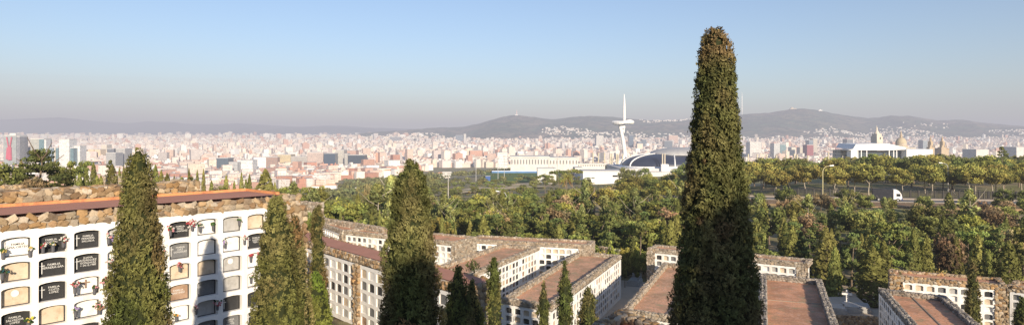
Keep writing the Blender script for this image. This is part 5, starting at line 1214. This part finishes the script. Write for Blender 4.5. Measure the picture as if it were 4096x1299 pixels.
# ------------------------------------------------------------------ landmarks
# white leaning communications mast
Ym = 1060; zb = terr(X_at(2470, Ym), Ym)
t = thing('communications_tower', 'white leaning mast with a ring arm and a needle spire', 'tower', (X_at(2470, Ym), Ym, zb))
def mp(px, py, dy=0): return (X_at(px, Ym) - t.location.x, dy, -(py - YH) / F * Ym - zb)
b = MB(); b.tube([mp(2428, 672), mp(2452, 664), mp(2480, 652), mp(2494, 640), mp(2499, 622)], [3.5, 4.6, 5.6, 5.4, 4.4], 10); b.build('curved_base', M_['paint'], t, smooth=False)
b = MB(); b.tube([mp(2501, 634), mp(2498, 600), mp(2492, 560), mp(2484, 520), mp(2478, 495)], [3.7, 3.3, 2.9, 2.7, 2.5], 10); b.build('shaft', M_['paint'], t)
b = MB(); arc = [mp(2453 + 77 * k / 10, 490 + 2.2 * math.sin(k * .6), -14 * math.sin(math.pi * k / 10)) for k in range(11)]
b.tube(arc, [3.0, 3.6, 3.6, 3.3, 2.9, 2.5, 2.9, 3.5, 3.9, 3.9, 3.2], 8); b.build('ring_arm', M_['paint'], t)
b = MB(); b.tube([mp(2496, 532), mp(2497, 505), mp(2497, 470), mp(2497, 430), mp(2497, 400), mp(2496.5, 376)], [.7, 1.7, 2.3, 2.1, 1.5, .3], 8); b.build('needle', M_['paint'], t)
b = MB(); b.tube([mp(2478, 497), mp(2497, 505)], 1.8, 6); b.tube([mp(2484, 512), mp(2497, 528)], 1.0, 6); b.box(mp(2488, 514), (9, 6, 9)); b.build('platform', M_['paint'], t)
# domed arena
Ya = 900; xa, za = X_at(2690, Ya), -(662 - YH) / F * Ya
t = thing('domed_arena', 'domed arena with dark panelled shell, white ribs and grey crown', 'arena', (xa, Ya, za))
rx, ry, hz = 70.0, 56.0, 17.5
def shell(th, s):
    r = math.cos(s * math.pi / 2) ** .72; zz_ = hz * math.sin(s * math.pi / 2) ** .9
    k = (abs(math.cos(th)) ** 3.2 + abs(math.sin(th)) ** 3.2) ** (-1 / 3.2)
    return Vector((rx * k * math.cos(th) * r, ry * k * math.sin(th) * r, zz_))
b = MB(); ths = np.linspace(0, 2 * math.pi, 73); ss = np.linspace(0, .80, 9)
for a_, c_ in zip(ths, ths[1:]):
    for s0, s1 in zip(ss, ss[1:]): b.poly([shell(a_, s0), shell(c_, s0), shell(c_, s1), shell(a_, s1)])
b.build('panel_shell', M_['dome_dark'], t)
for th0 in (-2.55, -1.72, -.82, 0, 1.5, 3.14):
    b = MB(); b.tube([shell(th0, s) * 1.006 for s in np.linspace(0, .82, 12)], [.95] * 12, 6); b.build('rib', M_['paint'], t)
b = MB()
for a_, c_ in zip(ths, ths[1:]):
    b.poly([shell(a_, -0.0) * 1.04 + Vector((0, 0, -1.5)), shell(c_, 0) * 1.04 + Vector((0, 0, -1.5)), shell(c_, 0) * 1.015 + Vector((0, 0, .9)), shell(a_, 0) * 1.015 + Vector((0, 0, .9))])
b.build('rim_beam', M_['paint'], t)
b = MB()
for s0, s1 in zip(np.linspace(.55, 1, 10), np.linspace(.55, 1, 10)[1:]):
    for a_, c_ in zip(ths, ths[1:]):
        def cr(th, s):
            q = (s - .55) / .45; return Vector((14 + 46 * math.cos(th) * math.cos(q * math.pi / 2) ** .8, 40 * math.sin(th) * math.cos(q * math.pi / 2) ** .8, hz * .86 + 10 * math.sin(q * math.pi / 2)))
        b.poly([cr(a_, s0), cr(c_, s0), cr(c_, s1), cr(a_, s1)])
b.build('crown_dome', M_['dome_grey'], t)
b = MB(); b.box((0, 0, -12), (164, 130, 11)); b.box((-48, -74, -13), (52, 24, 9)); b.build('podium', M_['concrete'], t)
b = MB(); b.box((-27, -68, -8), (9, 6, 13)); b.box((-17, -68, -6), (15, 7, 5)); b.build('entrance_pavilion', M_['paint'], t)
for dx in (-29.2, -26.2): b = MB(); b.tube([(dx, -66, 5), (dx, -66, 18.5)], .9, 8); b.build('column', M_['sand'], t)
# white hall before it
Yh = 520; zb = -(728 - YH) / F * Yh
t = thing('sports_hall', 'long white windowless hall with beige roof below the domed arena', 'hall', (X_at(2412, Yh), Yh, zb))
wh = X_at(2492, Yh) - X_at(2332, Yh)
b = MB(); b.box((0, 12, -3), (wh, 26, 10.2)); b.build('wall', M_['paint'], t); b = MB(); b.box((0, 12.3, 7.25), (wh + .6, 26.8, 1.7)); b.build('roof', M_['concrete'], t)
b = MB(); b.box((wh * .30, -1.12, 4.2), (4.2, .3, 1.5)); b.build('window', M_['window'], t)
# long cream stadium building with pilasters
def colonnade(label, px0, px1, ytop, ybot, Y, nb, m='concrete', dep=40):
    x0, x1 = X_at(px0, Y), X_at(px1, Y); z = -(ybot - YH) / F * Y; h = (ybot - ytop) / F * Y; w_ = x1 - x0
    t = thing('stadium_building', label, 'building', ((x0 + x1) / 2, Y, z))
    b = MB(); b.box((0, dep / 2, -8), (w_, dep, h + 7)); b.build('wall', M_[m], t)
    b = MB(); b.box((0, dep / 2, h - 1), (w_ + 2, dep + 2, 1.6)); b.build('roof', M_[m], t)
    for i in range(nb):
        b = MB(); b.box((-w_ / 2 + w_ * (i + .5) / nb, -.10, h * .22), (w_ / nb * .34, .5, h * .48)); b.build('window', M_['slate'], t)
    return t
colonnade('long cream stadium building with a row of tall dark openings', 2042, 2195, 627, 664, 820, 13)
colonnade('cream pillared pavilion continuing the long stadium building', 2196, 2312, 632, 662, 840, 9)
colonnade('low arcade with evenly spaced openings leading to the yellow columns', 2292, 2420, 656, 667, 860, 14, dep=10)
colonnade('low pale arcade below the yellow columns right of the tallest cypress', 2972, 3120, 660, 674, 880, 9, dep=14)
office(2300, 2334, 676, 560, 20, (.74, .73, .70), 'concrete', 'small white annex left of the long white hall', name='annex'); office(1990, 2030, 612, 1400, 30, WHT_, 'slabs', 'white apartment slab above the sports ground', name='apartment_block')
office(2150, 2225, 678, 560, 16, (.60, .60, .62), 'concrete', 'low white stand roof by the sports field', name='stand_roof')
# yellow columns on the esplanade
for i, (px, y0, y1, Y) in enumerate(((2372, 610, 656, 960), (2394, 612, 658, 960), (2418, 612, 656, 965), (2441, 615, 651, 990), (2448, 615, 651, 1000), (2466, 615, 650, 1010), (2472, 616, 650, 1015), (2490, 616, 648, 1030), (2522, 617, 640, 1040), (2956, 616, 650, 930), (2993, 616, 662, 900), (3029, 617, 660, 905), (3067, 617, 660, 910), (3106, 620, 660, 915), (3146, 621, 654, 960), (3177, 615, 652, 960), (3188, 618, 660, 910), (3231, 622, 652, 970), (3314, 608, 648, 960))):
    z = terr(X_at(px, Y), Y) ; z = min(z, -(y1 - YH) / F * Y - 2); h = -(y0 - YH) / F * Y - z
    left_ = px < 2600
    t = thing('light_column', 'tall yellow stone column, one of the row ' + ('by the white leaning mast' if left_ else 'right of the tallest cypress'), 'column', (X_at(px, Y), Y, z), 0, 'yellow columns ' + ('by the mast' if left_ else 'right of the cypress'))
    b = MB(); b.lathe([(1.15, 0), (1.05, h * .5), (.95, h - 1.2)], n=10, c=(1.1, 1.1, .98)); b.build('shaft', M_['sand'], t)
    b = MB(); b.lathe([(.95, h - 1.2), (1.25, h - .7), (1.25, h)], n=10, c=(1.1, 1.1, 1.0)); b.build('cap', M_['sand'], t)
# white canopy hall on the right
Yc = 640
def cp(px, py, Y=Yc): return W(px, py, Y)
t = thing('canopy_hall', 'large white hall with sweeping canopy roof over a dark glass front', 'hall', (X_at(3500, Yc), Yc, -(640 - YH) / F * Yc))
o = t.location
def loc(px, py, dy): p = W(px, py, Yc); return (p.x - o.x, dy, p.z - o.z)
b = MB()
fr = [loc(3392, 600, 0), loc(3425, 600, 0), loc(3560, 601, 0), loc(3622, 598, 0)]; tp_ = [loc(3412, 596, 0), loc(3424, 577, 0), loc(3555, 575, 0), loc(3625, 590, 0)]
for i in range(3): b.poly([fr[i], fr[i + 1], tp_[i + 1], tp_[i]])
for i in range(3):
    a_, c_ = tp_[i], tp_[i + 1]; b.poly([a_, c_, (c_[0], 34, c_[2] + .6), (a_[0], 34, a_[2] + .6)])
    a_, c_ = fr[i], fr[i + 1]; b.poly([c_, a_, (a_[0], 34, a_[2]), (c_[0], 34, c_[2])])
b.build('canopy_roof', M_['paint'], t)
b = MB(); x0, x1 = loc(3430, 640, 0)[0], loc(3622, 640, 0)[0]; h = loc(3500, 602, 0)[2]
b.box(((x0 + x1) / 2, 12, -8), (x1 - x0, 8, h + 7.7)); b.build('glass_front', mat('hall_glass', (.06, .08, .095), .12, .6, noise=[(.12, (.10, .12, .13), .45, .7)]), t)
for px in (3434, 3448, 3470, 3560, 3578, 3590): b = MB(); b.box((loc(px, 640, 0)[0], 1.5, -4), (.7, .7, h + 3.9)); b.build('column', M_['paint'], t)
b = MB(); xa_, xb_ = loc(3624, 640, 0)[0], loc(3728, 640, 0)[0]; b.box(((xa_ + xb_) / 2, 12, -8), (xb_ - xa_, 26, loc(3700, 597, 0)[2] + 8)); b.build('white_wing', M_['paint'], t)
b = MB(); xa_, xb_ = loc(3404, 640, 0)[0], loc(3428, 640, 0)[0]; b.box(((xa_ + xb_) / 2, 4, -8), (xb_ - xa_, 8, h + 8)); b.build('side_pier', M_['paint'], t)
b = MB(); b.box((loc(3520, 0, 0)[0], 3, -9), (x1 - x0 + 16, 14, 6.2)); b.build('terrace', M_['concrete'], t)
office(3362, 3396, 605, 660, 16, (.62, .58, .50), 'slabs', 'small beige banded annex left of the white canopy', name='annex')
# domed museum: belfry, dome, twin towers
Yd = 1250
def lm(name, label, px, cat='tower', Y=Yd):
    return thing(name, label, cat, (X_at(px, Y), Y, terr(X_at(px, Y), Y)))
def zz_(t, py, Y=Yd): return -(py - YH) / F * Y - t.location.z
m = Yd / F
t = lm('bell_tower', 'pale stone bell tower with a lantern top behind the white canopy', 3507)
b = MB(); b.box((0, 0, 0), (30 * m, 30 * m, zz_(t, 545)), rz=.3, col=(1.15, 1.15, 1.2)); b.build('shaft', M_['sand'], t)
b = MB(); b.box((0, 0, zz_(t, 545)), (25 * m, 25 * m, 10 * m), rz=.3, col=(1.15, 1.15, 1.2)); b.build('belfry', M_['sand'], t)
b = MB(); b.lathe([(10 * m, zz_(t, 536)), (8 * m, zz_(t, 528)), (5 * m, zz_(t, 524)), (3.4 * m, zz_(t, 520)), (3.4 * m, zz_(t, 512)), (1.2 * m, zz_(t, 508)), (.4 * m, zz_(t, 502))], n=12, c=(1.2, 1.2, 1.25)); b.build('lantern', M_['sand'], t)
for dx in (-6, 6): b = MB(); b.box((dx * m, -15.6 * m, zz_(t, 557)), (3 * m, 1 * m, 8 * m)); b.build('window', M_['window'], t)
t = lm('domed_museum', 'sandstone dome with lantern behind the white canopy', 3604, 'museum')
b = MB(); b.lathe([(24 * m, 0), (24 * m, zz_(t, 583)), (20 * m, zz_(t, 581)), (20 * m, zz_(t, 572))], n=20, c=(.95, .9, .85)); b.build('drum', M_['sand'], t)
b = MB(); b.lathe([(20 * m * math.cos(a_), zz_(t, 573) + 24 * m * math.sin(a_)) for a_ in np.linspace(0, 1.35, 9)], n=20, c=(.92, .86, .72)); b.build('dome', M_['sand'], t, smooth=True)
b = MB(); b.lathe([(5 * m, zz_(t, 550)), (5 * m, zz_(t, 540)), (3 * m, zz_(t, 537)), (2.4 * m, zz_(t, 530)), (.4 * m, zz_(t, 522))], n=10, c=(.85, .75, .65)); b.build('lantern', M_['sand'], t)
b = MB(); b.box((10 * m, 10, 0), (74 * m, 40, zz_(t, 590))); b.build('wing', M_['sand'], t)
for px, lab in ((3722, 'ornate sandstone tower with pointed top, left of two alike'), (3769, 'ornate sandstone tower with pointed top, right of two alike')):
    t = lm('ornate_tower', lab, px)
    b = MB(); b.box((0, 0, 0), (20 * m, 20 * m, zz_(t, 588)), col=(.9, .8, .7)); b.build('base', M_['sand'], t)
    b = MB(); b.box((0, 0, zz_(t, 588)), (13 * m, 13 * m, 22 * m), rz=.4, col=(.85, .75, .62)); b.build('shaft', M_['sand'], t)
    b = MB(); b.lathe([(6.5 * m, zz_(t, 566)), (4 * m, zz_(t, 560)), (3.6 * m, zz_(t, 553)), (1.8 * m, zz_(t, 550)), (.4 * m, zz_(t, 542))], n=8, c=(.85, .72, .6)); b.build('spire', M_['sand'], t)
    for dx in (-9, 9): b = MB(); b.box((dx * m, -6, zz_(t, 588)), (3.5 * m, 3.5 * m, 9 * m), taper=.4, col=(.9, .8, .7)); b.build('turret', M_['sand'], t)
t = lm('museum_wing', 'sandstone wing joining the twin ornate towers to the dome', 3790, 'building'); b = MB(); b.box((0, 20, 0), (26 * m, 30, zz_(t, 598)), col=(.9, .8, .72)); b.build('wall', M_['sand'], t); b = MB(); b.box((0, 20, zz_(t, 598)), (27 * m, 31, 2), col=(.7, .55, .45)); b.build('roof', M_['sand'], t)
# far hilltop marks
def ridge_z(px): return -(np.interp(px, [p[0] for p in MID], [p[1] for p in MID]) - YH) / F * 7200
t = thing('lattice_tower', 'tall thin lattice tower on the wooded ridge right of the tallest cypress', 'tower', (X_at(2968, 7150), 7150, ridge_z(2968) - 12)); k = 7150 / F
b = MB(); b.box((0, 0, 0), (1.8 * k, 1.8 * k, 76 * k)); b.build('core', M_['paint'], t)
b = MB()
for i in range(13): b.box((0, 0, (14 + i * 2.0) * k), (5.2 * k, 5.2 * k, .55 * k))
b.build('platform_stack', M_['paint'], t)
b = MB(); b.lathe([(.9 * k, 76 * k), (.5 * k, 92 * k)], n=6); b.build('needle', M_['paint'], t)
for s_ in (-1, 1): b = MB(); b.tube([(s_ * 7 * k, 0, 0), (s_ * 2.6 * k, 0, 14 * k)], .25 * k, 4); b.build('guy_cable', M_['steel'], t)
t = thing('hilltop_church', 'pale church on the highest ridge top', 'church', (X_at(3172, 7190), 7190, ridge_z(3172) - 6))
b = MB(); b.box((0, 0, 0), (26 * k, 10 * k, 4 * k), col=(1.1, 1.05, 1)); b.build('base', M_['sand'], t); b = MB(); b.box((-4 * k, 0, 4 * k), (9 * k, 8 * k, 4.5 * k), col=(1.1, 1.05, 1)); b.build('nave', M_['sand'], t)
for dx, hh in ((-8, 8), (0, 8), (-4, 12), (10, 7)): b = MB(); b.box((dx * k, 0, 3.5 * k), (1.8 * k, 1.8 * k, hh * k * .8), taper=.4, col=(1.1, 1.05, 1)); b.build('spire', M_['sand'], t)
t = thing('hilltop_hotel', 'white building on the ridge right of the hilltop church', 'building', (X_at(3280, 7150), 7150, ridge_z(3280) - 6)); b = MB(); b.box((0, 0, 0), (15 * k, 8 * k, 4.5 * k)); b.build('wall', M_['paint'], t); b = MB(); b.box((0, 0, 4.5 * k), (7 * k, 6 * k, 2.5 * k), taper=.6); b.build('roof', M_['paint'], t)
t = thing('radio_mast', 'red and white antenna mast on the bare hill left of the white leaning mast', 'antenna', (X_at(2067, 7150), 7150, ridge_z(2067) - 6))
b = MB(); b.tube([(0, 0, 0), (0, 0, 22 * k)], [1.1 * k, .4 * k], 6, c=(1.2, .6, .5)); b.build('mast', M_['pot'], t); b = MB(); b.box((-1 * k, 0, 0), (12 * k, 6 * k, 3.5 * k)); b.box((0, 0, 8 * k), (3.4 * k, 3.4 * k, 1.6 * k)); b.build('base', M_['paint'], t)
# small houses in the park below the slope
for (px0, px1, yt, Y, lab) in ((1402, 1470, 735, 430, 'low white house with clay roof among trees left of the poplars'), (1472, 1536, 733, 430, 'low pale house with clay roof just left of the poplars'), (1296, 1345, 738, 430, 'small house with clay roof behind the large rounded pine'), (1240, 1290, 742, 440, 'low pinkish wall house near the large rounded pine'), (1750, 1800, 690, 620, 'pale pavilion roof behind the floodlight mast'), (1535, 1562, 680, 640, 'small ochre house on the green slope')):
    Y = min(np.linspace(280, 1100, 200), key=lambda q: abs(-terr(X_at(px0, q), q) * F / q + YH - (yt + 22)))
    x0, x1 = X_at(px0, Y), X_at(px1, Y); zt = -(yt - YH) / F * Y; zb = terr((x0 + x1) / 2, Y) - .5; hh = max(4.0, zt - zb); zt = zb + hh
    t = thing('park_house', lab, 'house', ((x0 + x1) / 2, Y, zt - hh)); b = MB(); b.box((0, 4, 0), (x1 - x0, 8, hh - 1)); b.build('wall', M_['white'], t)
    b = MB(); b.box((0, 4, hh - 1), (x1 - x0 + .8, 8.8, 1.3), taper=.75); b.build('roof', M_['roof'], t)
# sports field
p = [WZ(1930, 700, -45), WZ(2230, 700, -45), WZ(2215, 682, -46), WZ(1945, 682, -46)]
Yf0, Yf1 = 620, 760
fz = max(terr(X_at(q, y), y) for q in (1930, 2250) for y in (Yf0, Yf1)) + .25
b = MB(); b.prism([(X_at(1935, Yf0), Yf0), (X_at(2250, Yf0), Yf0), (X_at(2235, Yf1), Yf1), (X_at(1945, Yf1), Yf1)], fz - 6, fz)
fld = tag(b.build('sports_field', mat('sports_turf', (.12, .19, .06), .95, .1, noise=[(.05, (.16, .18, .08), .45, .7)])), kind='structure')
t = thing('field_barrier', 'blue barrier along the far side of the sports field', 'barrier', (X_at(2090, Yf1), Yf1 - 2, fz)); b = MB(); b.box((0, 0, 0), (X_at(2205, Yf1) - X_at(1960, Yf1), 1.0, 2.0)); b.build('barrier_panel', mat('blue_panels', (.10, .20, .40), .6, .3, noise=[(.1, (.12, .28, .55), .4, .7)]), t)
b = MB(); b.box((0, 1.0, 2.0), (X_at(2205, Yf1) - X_at(1960, Yf1), 1.0, .5)); b.build('barrier_rail', M_['paint'], t)
t = thing('equipment_shed', 'dark blue box shed on the near side of the sports field', 'shed', (X_at(1952, Yf0 + 6), Yf0 + 6, fz)); b = MB(); b.box((0, 0, 0), (4.5, 4, 4.6)); b.build('wall', mat('blue_shed', (.04, .10, .30), .6, .3), t); b = MB(); b.box((0, 0, 4.6), (4.9, 4.4, .3)); b.build('roof', M_['steel'], t)
b = MB(); b.poly([(X_at(1720, 470), 470, 0), (X_at(2130, 480), 480, 0), (X_at(2080, 560), 560, 0), (X_at(1850, 560), 560, 0)])
bare = [(1700, 330), (1800, 400), (1900, 430), (2110, 440), (2150, 520), (2000, 560), (1900, 540), (1760, 420)]
b = MB(); N_ = 8
us = np.linspace(0, 1, N_ + 1)
for i in range(N_):
    for j in range(N_):
        q = []
        for (a_, c_) in ((i, j), (i + 1, j), (i + 1, j + 1), (i, j + 1)):
            u_, v_ = us[a_], us[c_]; px = (1720 + 470 * u_) * (1 - v_) + (1890 + 230 * u_) * v_; Y = 395 + 60 * u_ + 120 * v_; x = X_at(px, Y); q.append((x, Y, terr(x, Y) + .9))
        b.poly(q)
tag(b.build('bare_field_path', M_['sandy'], smooth=True), kind='structure')

# ------------------------------------------------------------------ road, railings, truck, cars, lamps
road = [(2640, 782, 196), (2900, 789, 190), (3180, 795, 184), (3600, 804, 178.5), (3860, 809, 175.5), (4300, 816, 171.5)]
def road_pt(px, off):
    Y = np.interp(px, [r[0] for r in road], [r[2] for r in road]); return Vector((X_at(px, Y), Y, 0)) + Vector((.045, 1, 0)).normalized() * off
ZR = max(terr(X_at(px, Y + d), Y + d) for px, _, Y in road for d in (-4, 0, 10)) + .10
def road_sheet(name, m, o0, o1, z, z0=None):
    b = MB(); pxs = np.linspace(2640, 4300, 24)
    for a_, c_ in zip(pxs, pxs[1:]):
        A_, B__, C_, D_ = road_pt(a_, o0), road_pt(c_, o0), road_pt(c_, o1), road_pt(a_, o1)
        b.poly([(q.x, q.y, z) for q in (A_, B__, C_, D_)])
        if z0 is not None:
            b.poly([(q.x, q.y, zz) for q, zz in ((A_, z0), (B__, z0), (B__, z), (A_, z))])
    return tag(b.build(name, M_[m]), kind='structure')
road_sheet('road', 'asphalt', 0, 8.5, ZR); road_sheet('kerb', 'kerb', -.5, -.004, ZR + .13, ZR - .3); road_sheet('pavement', 'paving', 8.504, 12, ZR + .12, ZR)
road_sheet('bank', 'soil', -13, -.504, ZR + .02, ZR - 3); road_sheet('road_markings', 'kerb', 4.15, 4.3, ZR + .005); road_sheet('road_edge_line', 'kerb', .35, .5, ZR + .005)
def railing(label, pa, pb, off, h, m, n):
    a_, c_ = road_pt(pa, off), road_pt(pb, off); t = thing('railing', label, 'railings', (a_.x, a_.y, ZR)); d = c_ - a_
    b = MB()
    for i in range(n):
        q = d * (i / (n - 1)); b.box((q.x, q.y, 0), (.16, .10, h))
    b.build('railing_bars', M_[m], t)
    b = MB()
    for z in (.2, h - .15): b.tube([(0, 0, z), (d.x, d.y, z)], .07, 5)
    b.build('rail', M_[m], t)
    for i in range(0, 11):
        q = d * (i / 10); b = MB(); b.box((q.x, q.y, 0), (.3, .3, h + .15)); b.build('post', M_[m], t)
railing('dark railings behind the road, left of the truck', 3160, 3500, 12.2, 2.3, 'darksteel', 60); railing('dark railings behind the road, right of the truck as far as the pale post', 3640, 3990, 12.2, 2.3, 'darksteel', 64); railing('dark railings behind the road at the photo edge', 4000, 4200, 12.2, 2.3, 'darksteel', 36)
# truck
pt = road_pt(3572, 3.0); t = thing('lorry', 'small lorry with white rounded cab and dark covered box on the road', 'truck', (pt.x, pt.y, ZR), -.42)
b = MB(); b.box((-1.2, 0, .85), (5.0, 2.3, 2.5)); b.build('cargo_box', M_['tarp'], t)
b = MB(); b.box((-.2, 0, .55), (6.6, 1.9, .3)); b.build('chassis', M_['darksteel'], t)
b = MB(); side_ = [(1.42, .6), (3.45, .6), (3.5, 1.35), (3.28, 2.2), (2.75, 2.95), (2.2, 3.3), (1.42, 3.32)]
for s_ in (-1, 1):
    pp = [(x, s_ * 1.08, z) for x, z in side_]; b.poly(pp if s_ < 0 else pp[::-1])
for i in range(len(side_)):
    j = (i + 1) % len(side_); b.poly([(side_[i][0], -1.08, side_[i][1]), (side_[i][0], 1.08, side_[i][1]), (side_[j][0], 1.08, side_[j][1]), (side_[j][0], -1.08, side_[j][1])][::-1])
cab = b.build('cab', M_['paint'], t)
b = MB(); b.poly([(3.50, -.95, 1.45), (3.50, .95, 1.45), (3.30, .9, 2.22), (3.30, -.9, 2.22)]); b.build('windscreen', M_['window'], cab)
for s_ in (-1, 1): b = MB(); b.box((2.6, s_ * 1.09, 1.45), (.95, .02, .72)); b.build('side_window', M_['window'], cab)
b = MB(); b.box((3.48, 0, .45), (.3, 2.2, .42)); b.build('bumper', mat('blue_bumper', (.03, .06, .20), .5, .4), t)
for x in (2.5, -2.2):
    for s_ in (-1, 1):
        b = MB(); b.tube([(x, s_ * .82, .45), (x, s_ * 1.12, .45)], .45, 14); wh_ = b.build('wheel', M_['rubber'], t); b = MB(); b.tube([(x, s_ * 1.12, .45), (x, s_ * 1.14, .45)], .24, 10); b.build('rim', M_['steel'], wh_)
for s_ in (-1, 1): b = MB(); b.box((3.62, s_ * .8, .62), (.06, .3, .18)); b.build('headlight', M_['marble'], t)
# parked cars seen through the wood
def car(px, py, Y, colr, label, rz):
    x = X_at(px, Y); z = -(py - YH) / F * Y
    t = thing('parked_car', label, 'car', (x, Y, z), rz)
    m = mat('car_paint', colr, .3, .5, noise=[(1.2, tuple(min(1, c * 1.25 + .01) for c in colr), .45, .7)])
    b = MB(); prof = [(-2.1, .35), (2.1, .35), (2.1, .75), (1.3, .92), (.6, 1.42), (-1.2, 1.45), (-2.0, .95)]
    for s_ in (-1, 1):
        pp = [(a_, s_ * .85, c_) for a_, c_ in prof]; b.poly(pp if s_ < 0 else pp[::-1])
    for i in range(len(prof)):
        j = (i + 1) % len(prof); b.poly([(prof[i][0], -.85, prof[i][1]), (prof[i][0], .85, prof[i][1]), (prof[j][0], .85, prof[j][1]), (prof[j][0], -.85, prof[j][1])][::-1])
    b.build('body', m, t)
    for s_ in (-1, 1): b = MB(); b.poly([(1.15, s_ * .86, .95), (.55, s_ * .86, 1.36), (-1.1, s_ * .86, 1.38), (-1.7, s_ * .86, .98)]); b.build('side_window', M_['window'], t)
    for x_ in (-1.3, 1.35):
        for s_ in (-1, 1): b = MB(); b.tube([(x_, s_ * .7, .33), (x_, s_ * .88, .33)], .33, 12); b.build('wheel', M_['rubber'], t)
zc = terr(X_at(2040, 172), 172)
for (px, Y, c, lab, rz) in ((2010, 174, (.03, .03, .04), 'dark car parked left of a bright-roofed one in the wood', .2), (2052, 172, (.30, .31, .32), 'silver car parked in a gap of the wood', .15)):
    car(px, YH + F * -(terr(X_at(px, Y), Y) + .1) / Y, Y, c, lab, rz)
# street lamps
def lamp(px, ytop, Y, label, arm=1, m='sand'):
    x = X_at(px, Y); z = terr(x, Y); h = -(ytop - YH) / F * Y - z
    t = thing('street_lamp', label, 'street lamp', (x, Y, z))
    b = MB(); b.tube([(0, 0, 0), (0, 0, h * .86), (arm * .3, 0, h * .94), (arm * 1.0, 0, h * .985), (arm * 1.9, 0, h)], [.14, .10, .09, .08, .07], 7, c=(1, 1, .7)); b.build('pole', M_[m], t)
    b = MB(); b.tube([(arm * 1.8, 0, h + .02), (arm * 2.9, 0, h + .08)], [.14, .20], 7); b.build('lamp_head', M_['paint'], t)
lamp(3291, 663, 173, 'curved-arm street lamp standing clear before the yellowing trees', 1); lamp(3792, 652, 205, 'curved-arm street lamp half sunk in the treetops', -1, 'steel'); lamp(2025, 765, 168, 'thin street lamp over the parked cars in the wood', -1, 'steel'); lamp(2846, 700, 190, 'street lamp hidden behind the tallest cypress', 1) if False else None
t = thing('floodlight_mast', 'pale mast with square floodlight bank standing over the wood', 'floodlight', (X_at(1793, 205), 205, terr(X_at(1793, 205), 205)))
hh = -(690 - YH) / F * 205 - t.location.z; b = MB(); b.tube([(0, 0, 0), (0, 0, hh)], [.22, .13], 8); b.build('pole', M_['kerb'], t); b = MB(); b.box((-.4, 0, hh - .9), (2.6, .5, .5)); b.box((-.4, 0, hh - .2), (2.9, .5, .5)); b.build('lamp_bank', M_['steel'], t)
for (px, y0, Y, lab) in ((1904, 632, 600, 'floodlight pole at the corner of the sports field'), (1992, 628, 640, 'floodlight pole behind the blue barrier, middle one'), (2017, 625, 640, 'floodlight pole just right of the middle one'), (2229, 628, 640, 'floodlight pole at the far corner of the sports field')):
    x = X_at(px, Y); z = terr(x, Y); h = -(y0 - YH) / F * Y - z
    t = thing('floodlight_pole', lab, 'floodlight', (x, Y, z)); b = MB(); b.tube([(0, 0, 0), (0, 0, h)], [.30, .2], 6); b.build('pole', M_['steel'], t); b = MB(); b.box((0, 0, h - 1), (2.2, .6, 1.0)); b.build('lamp_bank', M_['steel'], t)
